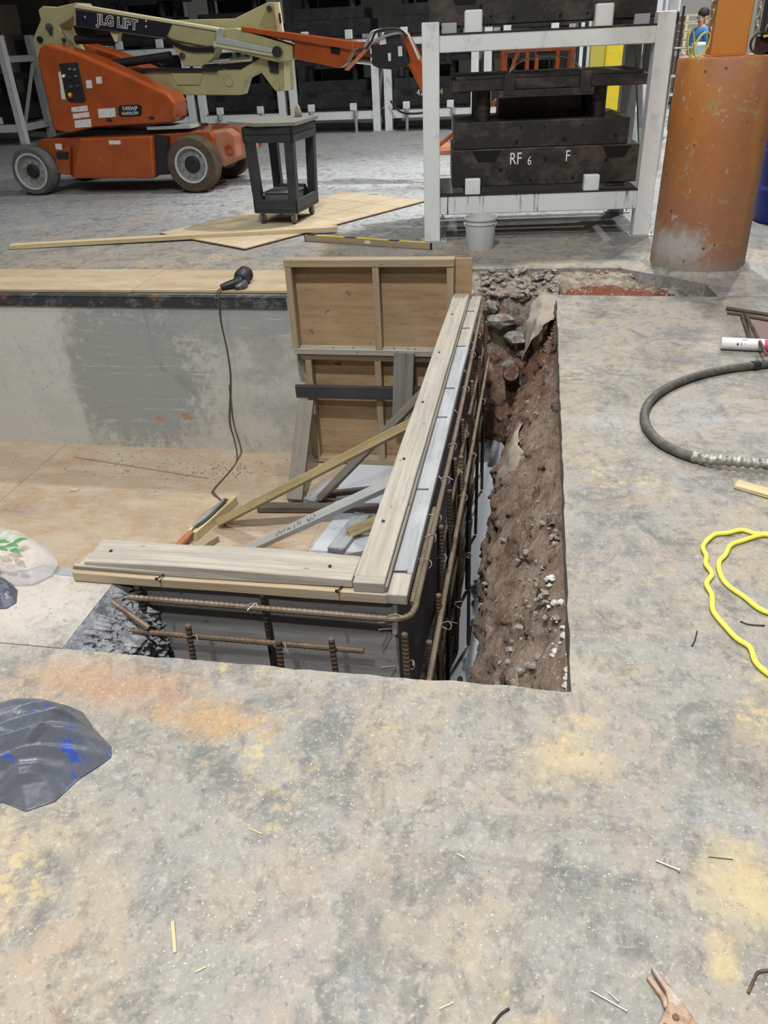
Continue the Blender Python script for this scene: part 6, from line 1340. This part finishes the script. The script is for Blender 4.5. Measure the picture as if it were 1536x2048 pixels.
def wheel(x, y, r, sgn, tire, k=1.0):
    w = 0.23; t = lp(MB().lathe([(r * 0.62 * k, -w / 2), (r * 0.92, -w / 2), (r * 0.985, -w / 2 + 0.03), (r, -w / 4), (r, w / 4), (r * 0.985, w / 2 - 0.03), (r * 0.92, w / 2), (r * 0.62 * k, w / 2)], 40, (0, 0, 0), closed=True), 'tyre', tire, smooth=True, M=Matrix.Translation((x, y, r)) @ Matrix.Rotation(math.pi / 2, 4, 'X'), auto=38)
    WMx = WM[t.name]; e = w / 2 * 1.0
    MB().lathe([(0, -e + 0.05), (r * 0.30, -e + 0.05), (r * 0.50 * k, -e + 0.06), (r * 0.58 * k, -e + 0.0), (r * 0.64 * k, -e - 0.004), (r * 0.64 * k, e), (0, e)], 36).build('rim', M['rim'], t, smooth=True, M=WMx if sgn < 0 else WMx @ Matrix.Rotation(math.pi, 4, 'X'), auto=35)
    MB().lathe([(r * 0.57 * k, -e - 0.006), (r * 0.64 * k, -e - 0.008), (r * 0.64 * k, -e + 0.02), (r * 0.57 * k, -e + 0.02)], 36, closed=True).build('rim_lip', M['rimlt'], t, smooth=True, M=WMx if sgn < 0 else WMx @ Matrix.Rotation(math.pi, 4, 'X'), auto=35)
    MB().lathe([(0, -e - 0.0), (r * 0.22, -e + 0.005), (r * 0.30, -e + 0.03), (r * 0.30, -e + 0.08), (0, -e + 0.08)], 24).build('hub', M['black'], t, smooth=True, M=WMx if sgn < 0 else WMx @ Matrix.Rotation(math.pi, 4, 'X'), auto=35)
    b = MB()
    for k in range(9):
        a = 2 * math.pi * k / 9; b.cyl((r * 0.42 * math.cos(a), r * 0.42 * math.sin(a), -e + 0.055), (r * 0.42 * math.cos(a), r * 0.42 * math.sin(a), -e + 0.035), 0.012, 8)
    b.build('wheel_nuts', M['steel'], t, M=WMx if sgn < 0 else WMx @ Matrix.Rotation(math.pi, 4, 'X'))
# local +Z of the lathe points to world -Y after the turn about X: outer face is towards the camera
wheel(-6.51, 10.20, 0.295, 1, 'tiregrey', 1.18); wheel(-4.29, 10.20, 0.335, 1, 'tire')
wheel(-6.51, 11.42, 0.295, -1, 'tiregrey'); wheel(-4.29, 11.42, 0.335, -1, 'tire')
# turret hoods
tur = [(-6.055,1.681),(-5.96,1.709),(-5.544,1.583),(-4.979,1.341),(-4.503,1.128),(-4.419,1.022),(-4.456,0.859),(-4.513,0.804),(-5.549,0.78),(-5.931,0.721),(-6.137,0.76),(-6.13,1.563)]
h1 = lp(MB().prism(tur, 10.2, 10.62, 'y'), 'turret_hood', 'orange', bev=0.035, seg=3)
tur2 = [(min(x, -4.86), z) for (x, z) in tur]
h2 = lp(MB().prism([tur2[i] for i in (0, 1, 2, 3, 8, 9, 10, 11)], 11.0, 11.40, 'y'), 'turret_hood', 'orange', bev=0.035, seg=3)
rearb = [(-6.119,1.667),(-5.613,1.531),(-5.596,0.801),(-5.986,0.723),(-6.195,0.758),(-6.187,1.552)]; lp(MB().prism(rearb, 10.6, 11.02, 'y'), 'counterweight', 'orange', bev=0.02)
cp = [(-5.842,1.494),(-5.595,1.496),(-5.594,1.091),(-5.635,1.064),(-5.822,1.075),(-5.844,1.12)]
c1 = MB().prism(cp, 10.185, 10.201, 'y').build('control_panel', M['black'], h1, bev=0.004)
for (px, mt, r) in (((142,190), 'red', 0.03), ((128,150), 'lettering', 0.012), ((140,140), 'steel', 0.010), ((150,140), 'steel', 0.010), ((140,155), 'cartgrey', 0.02), ((152,152), 'steel', 0.009), ((142,170), 'angle', 0.02), ((155,165), 'angle', 0.014)):
    pass
for (q, mt, r) in (([(-5.77,1.146)], 'red', 0.03), ([(-5.774,1.157)], 'yellowp', 0.02), ([(-5.807,1.36)], 'lettering', 0.018), ([(-5.707,1.431)], 'steel', 0.012), ([(-5.642,1.424)], 'steel', 0.012), ([(-5.724,1.341)], 'cartgrey', 0.024), ([(-5.647,1.354)], 'steel', 0.010), ([(-5.742,1.249)], 'angle', 0.024), ([(-5.649,1.246)], 'angle', 0.016)):
    MB().cyl((q[0][0], 10.186, q[0][1]), (q[0][0], 10.16 if mt != 'yellowp' else 10.155, q[0][1]), r, 12).build('control_knob', M[mt], h1)
for (pts, mt) in (([(-5.879,1.41),(-5.846,1.409),(-5.862,1.104),(-5.916,1.106)], 'decal'), ([(-5.539,1.302),(-5.465,1.305),(-5.474,1.218),(-5.548,1.215)], 'decal'), ([(-5.398,1.335),(-5.324,1.338),(-5.329,1.263),(-5.403,1.26)], 'decal'),
                  ([(-5.811,1.014),(-5.589,1.03),(-5.598,0.969),(-5.82,0.958)], 'decal'), ([(-5.811,0.941),(-5.588,0.957),(-5.595,0.901),(-5.819,0.885)], 'decal'), ([(-5.81,0.867),(-5.58,0.878),(-5.597,0.788),(-5.819,0.782)], 'decal'), ([(-5.458,0.987),(-5.228,0.992),(-5.238,0.892),(-5.469,0.887)], 'decal')):
    MB().prism(pts, 10.194, 10.201, 'y').build('sticker', M[mt], h1)
sg = [(-5.181,0.99),(-5.148,1.017),(-4.894,1.02),(-4.866,0.998),(-4.884,0.915),(-4.915,0.894),(-5.171,0.89),(-5.192,0.913)]; MB().prism(sg, 10.193, 10.201, 'y').build('name_plate', M['navy'], h1)
q = [(-5.023,0.98),(-5.035,0.925)]
text('E400AJP', 0.062, 'lettering', M['lettering'], h1, (q[0][0], 10.191, q[0][1]), (1, 0, 0), (0, 0, 1), sx=0.95)
text('NARROW', 0.052, 'lettering', M['lettering'], h1, (q[1][0], 10.191, q[1][1]), (1, 0, 0), (0, 0, 1), sx=0.95)
for q in ([(-5.333,0.86)], [(-4.761,0.868)]): MB().box((q[0][0], 10.2, q[0][1]), (0.07, 0.02, 0.035)).build('hood_latch', M['black'], h1, bev=0.006)
# cream knuckle tower
kn = [(-6.384,1.769),(-6.215,1.966),(-6.218,2.071),(-6.146,2.109),(-5.975,2.091),(-5.684,2.124),(-5.658,2.097),(-5.734,1.987),(-5.983,1.892),(-5.968,1.822),(-5.868,1.586),(-5.915,1.412),(-6.392,1.484)]
k1 = lp(MB().prism(kn, 10.63, 10.99, 'y'), 'knuckle', 'cream', bev=0.01)
for (q, r, mt) in (([(-6.275,1.76)], 0.035, 'hole'), ([(-6.109,1.882)], 0.045, 'angle'), ([(-6.105,1.823)], 0.022, 'angle'), ([(-5.95,1.741)], 0.022, 'angle')):
    MB().cyl((q[0][0], 10.632, q[0][1]), (q[0][0], 10.60, q[0][1]), r, 14).build('pivot_pin', M[mt], k1)
# upper boom
ub = [(-5.698,2.077),(-4.448,1.852),(-3.922,1.753),(-3.939,1.567),(-4.575,1.697),(-5.763,1.883)]; u1 = lp(MB().prism(ub, 10.57, 10.80, 'y'), 'upper_boom', 'cream', bev=0.012)
lp(MB().prism([(-5.665,2.101),(-4.443,1.878),(-3.886,1.777),(-3.89,1.752),(-4.448,1.852),(-5.686,2.071)], 10.55, 10.85, 'y'), 'boom_top_flange', 'creamlt')
nv = [(-5.672,2.05),(-4.462,1.843),(-4.566,1.707),(-5.71,1.88)]; MB().prism(nv, 10.552, 10.5695, 'y').build('decal_panel', M['navy'], u1)
q = [(-5.163,1.893),(-5.454,1.947),(-4.884,1.85)]; xd = (q[2][0] - q[1][0], 0, q[2][1] - q[1][1]); L_ = math.hypot(xd[0], xd[2])
text('JLG LIFT', 0.145, 'lettering', M['lettering'], u1, (q[0][0], 10.5505, q[0][1]), xd, (0.1, 0, 1), offset=0.008, shear=0.08, ext=0.0004)
text('JLG LIFT', 0.145, 'lettering', M['navy'], u1, (q[0][0], 10.5490, q[0][1]), xd, (0.1, 0, 1), shear=0.08, ext=0.0004)
for p_ in ([(-5.567,1.968)], [(-4.782,1.893)], [(-4.794,1.836)]): MB().cyl((p_[0][0], 10.552, p_[0][1]), (p_[0][0], 10.546, p_[0][1]), 0.012, 10).build('rivet', M['rimlt'], u1)
br = [(-4.552,1.702),(-3.912,1.619),(-4.026,1.467),(-4.182,1.387),(-4.402,1.4)]; b1 = lp(MB().prism(br, 10.60, 10.84, 'y'), 'boom_bracket', 'cream', bev=0.008)
q = [(-4.4,1.512)]; MB().cyl((q[0][0], 10.60, q[0][1]), (q[0][0], 10.57, q[0][1]), 0.035, 14).build('pivot_pin', M['angle'], b1)
lp(MB().prism([(-5.303,1.8),(-5.193,1.785),(-5.229,1.692),(-5.262,1.693)], 10.6, 10.7, 'y'), 'lug', 'creamlt')
q = [(-5.524,1.443),(-4.599,1.517)]; lp(MB().cyl((q[0][0], 10.7, q[0][1]), (q[1][0], 10.7, q[1][1]), 0.05, 16), 'lift_cylinder', 'black', smooth=True, auto=40)
q = [(-5.857,1.738),(-5.319,1.727)]; lp(MB().cyl((q[0][0], 10.75, q[0][1]), (q[1][0], 10.75, q[1][1]), 0.05, 16), 'lift_cylinder', 'black', smooth=True, auto=40)
q = [(-4.156,1.426),(-3.539,1.446)]; lp(MB().cyl((q[0][0], 10.66, q[0][1]), (q[1][0], 10.66, q[1][1]), 0.03, 14), 'cylinder_rod', 'chrome', smooth=True, auto=40)
q = [(-4.558,1.728),(-4.448,1.661),(-4.264,1.601),(-3.976,1.59)]
for k in range(3): lp(MB().tube(catmull([(p_[0], 10.55 + 0.015 * k, p_[1] - 0.022 * k) for p_ in q], 8), 0.013, 8), 'hydraulic_hose', 'rubber', smooth=True)
# lower link and end plates
ll = [(-5.206,1.317),(-4.908,1.368),(-3.719,1.326),(-3.342,1.489),(-3.08,1.447),(-3.113,1.087),(-3.275,1.082),(-3.448,1.311),(-3.653,1.237),(-3.744,1.057),(-4.611,1.084),(-4.705,0.846),(-4.761,1.089)]
l1 = lp(MB().prism(ll, 10.66, 10.96, 'y'), 'lower_link', 'cream', bev=0.01)
MB().prism([(-4.606,1.332),(-4.19,1.318),(-4.259,1.188),(-4.551,1.198)], 10.64, 10.661, 'y').build('stiffener', M['cream'], l1, bev=0.004)
for q in ([(-3.863,1.202)], [(-3.253,1.144)], [(-4.885,1.208)]): MB().cyl((q[0][0], 10.662, q[0][1]), (q[0][0], 10.64, q[0][1]), 0.045, 16).build('pivot_boss', M['cream'], l1, bev=0.006)
MB().prism([(-3.326,1.416),(-3.201,1.401),(-3.209,1.278),(-3.316,1.293)], 10.63, 10.662, 'y').build('terminal_box', M['black'], l1, bev=0.004)
MB().prism([(-3.121,1.446),(-3.052,1.444),(-3.077,1.092),(-3.147,1.094)], 10.62, 10.66, 'y').build('edge_plate', M['creamlt'], l1)
lp(MB().prism([(-5.266,1.401),(-3.995,1.35),(-4,1.323),(-5.272,1.373)], 10.62, 10.98, 'y'), 'link_flange', 'black')
rp = [(-4.642,1.9),(-3.791,1.879),(-3.354,2.025),(-3.209,2.023),(-3.181,1.648),(-3.818,1.695)]; r1 = lp(MB().prism(rp, 10.93, 10.99, 'y'), 'riser_plate', 'cream', bev=0.006)
MB().prism([(-3.251,2.024),(-3.195,2.021),(-3.167,1.648),(-3.231,1.651)], 10.86, 10.93, 'y').build('edge_plate', M['creamlt'], r1)
MB().prism([(-3.199,1.909),(-3.18,1.908),(-3.173,1.805),(-3.198,1.806)], 10.85, 10.861, 'y').build('slot', M['hole'], r1)
q = [(-3.331,1.962)]; MB().cyl((q[0][0], 10.93, q[0][1]), (q[0][0], 10.90, q[0][1]), 0.03, 12).build('pivot_pin', M['angle'], r1)
sl = [(-3.9,1.773),(-3.649,1.773),(-2.974,1.562),(-2.983,1.418),(-3.184,1.404),(-3.918,1.583)]; s1 = lp(MB().prism(sl, 10.52, 10.86, 'y'), 'boom_sleeve', 'cream', bev=0.008)
MB().prism([(-3.932,1.651),(-3.184,1.508),(-3.177,1.461),(-3.941,1.6)], 10.48, 10.52, 'y').build('sleeve_flange', M['creamlt'], s1)
cc = [(-3.825,1.78),(-3.789,1.768),(-3.815,1.683),(-3.202,1.54),(-3.201,1.499),(-3.898,1.635),(-3.88,1.752)]; MB().prism(cc, 10.46, 10.50, 'y').build('cable_carrier', M['greywhite'], s1)
q = [(-3.151,1.508)]; MB().cyl((q[0][0], 10.50, q[0][1]), (q[0][0], 10.46, q[0][1]), 0.06, 16).build('carrier_end', M['black'], s1)
# orange telescoping jib
jb = [(-3.561,1.774),(-2.236,1.573),(-2.24,1.513),(-2.336,1.353),(-2.412,1.309),(-2.969,1.428),(-2.951,1.602),(-3.567,1.734)]
jb2 = lp(MB().prism(jb, 10.55, 10.80, 'y'), 'fly_boom', 'orange', bev=0.008)
MB().prism([(-3.572,1.784),(-2.23,1.578),(-2.235,1.492),(-3.579,1.739)], 10.50, 10.84, 'y').build('boom_rail', M['orange'], jb2, bev=0.004)
MB().prism([(-2.504,1.543),(-2.396,1.529),(-2.402,1.453),(-2.51,1.472)], 10.53, 10.551, 'y').build('window_slot', M['hole'], jb2)
MB().prism([(-2.364,1.291),(-2.009,1.574),(-1.987,1.543),(-2.316,1.279)], 10.56, 10.60, 'y').build('jib_link', M['orangedull'], jb2)
lp(MB().prism([(-2.236,1.573),(-1.95,1.562),(-1.953,1.502),(-2.241,1.508)], 10.58, 10.72, 'y'), 'jib_arm', 'orange')
lp(MB().prism([(-2.242,1.477),(-2.016,1.433),(-2.018,1.403),(-2.245,1.442)], 10.60, 10.70, 'y'), 'jib_arm', 'orange')
q = [(-2.254,1.374),(-1.994,1.339)]; lp(MB().cyl((q[0][0], 10.64, q[0][1]), (q[1][0], 10.64, q[1][1]), 0.022, 12), 'cylinder_rod', 'chrome', smooth=True, auto=40)
ro = [(-2.011,1.544),(-1.892,1.55),(-1.851,1.657),(-1.681,1.67),(-1.653,1.62),(-1.599,1.468),(-1.585,1.3),(-1.736,1.269),(-1.933,1.292),(-2.009,1.33)]
o1 = lp(MB().prism(ro, 10.50, 10.82, 'y'), 'platform_rotator', 'black', bev=0.01)
for pts in ([(-1.913,1.6),(-1.836,1.607),(-1.827,1.537),(-1.904,1.53)], [(-1.692,1.507),(-1.645,1.51),(-1.642,1.409),(-1.689,1.406)], [(-1.813,1.446),(-1.777,1.444),(-1.78,1.363),(-1.81,1.364)]): MB().prism(pts, 10.488, 10.501, 'y').build('label_plate', M['lettering'], o1)
for (k, q) in enumerate(([(-2.08,1.512),(-2.015,1.625),(-1.953,1.672),(-1.718,1.682),(-1.591,1.637),(-1.518,1.515),(-1.445,1.362)], [(-2.05,1.526),(-1.898,1.6),(-1.749,1.634),(-1.661,1.64)], [(-2.069,1.496),(-1.994,1.574),(-1.918,1.67),(-1.683,1.68),(-1.574,1.607)])):
    lp(MB().tube(catmull([(p_[0], 10.47 - 0.01 * k, p_[1]) for p_ in q], 8), 0.014, 8), 'control_cable', ('greywhite', 'greywhite', 'rubber')[k], smooth=True)
am = [(-1.665,1.63),(-1.594,1.647),(-1.379,1.257),(-1.262,1.019),(-1.347,0.943),(-1.498,1.209)]; lp(MB().prism(am, 10.55, 10.75, 'y'), 'platform_arm', 'orange', bev=0.006)
lp(MB().prism([(-1.585,1.325),(-1.543,1.334),(-1.275,0.914),(-1.336,0.879)], 10.50, 10.55, 'y'), 'platform_arm', 'orange')
# platform basket
bk_ = lp(MB().bb(-1.30, 0.36, 10.45, 11.20, 0.34, 0.40), 'platform_floor', 'orangedull', bev=0.01)
def rail(p0, p1, r=0.024): MB().cyl(p0, p1, r, 10).build('guard_rail', M['orange'], bk_, smooth=True, auto=40)
for z in (1.42, 0.95):
    rail((-0.48, 10.48, z), (0.30, 10.48, z)); rail((-0.48, 11.17, z), (0.30, 11.17, z)); rail((0.30, 10.48, z), (0.30, 11.17, z)); rail((-0.48, 10.48, z), (-0.48, 11.17, z))
for (x, y) in ((-0.48, 10.48), (0.30, 10.48), (-0.48, 11.17), (0.30, 11.17), (-0.20, 10.48), (0.14, 10.48), (-0.1, 11.17)): rail((x, y, 0.40), (x, y, 1.42))
rail((-0.48, 10.48, 0.95), (-0.30, 10.48, 1.42), 0.02)
rail((-1.28, 10.60, 0.40), (-0.48, 10.60, 0.95)); rail((-1.28, 10.60, 0.40), (-1.28, 10.60, 1.0))
MB().bb(-0.10, 0.18, 10.52, 10.70, 1.36, 1.50).build('control_console', M['black'], bk_, bev=0.01)
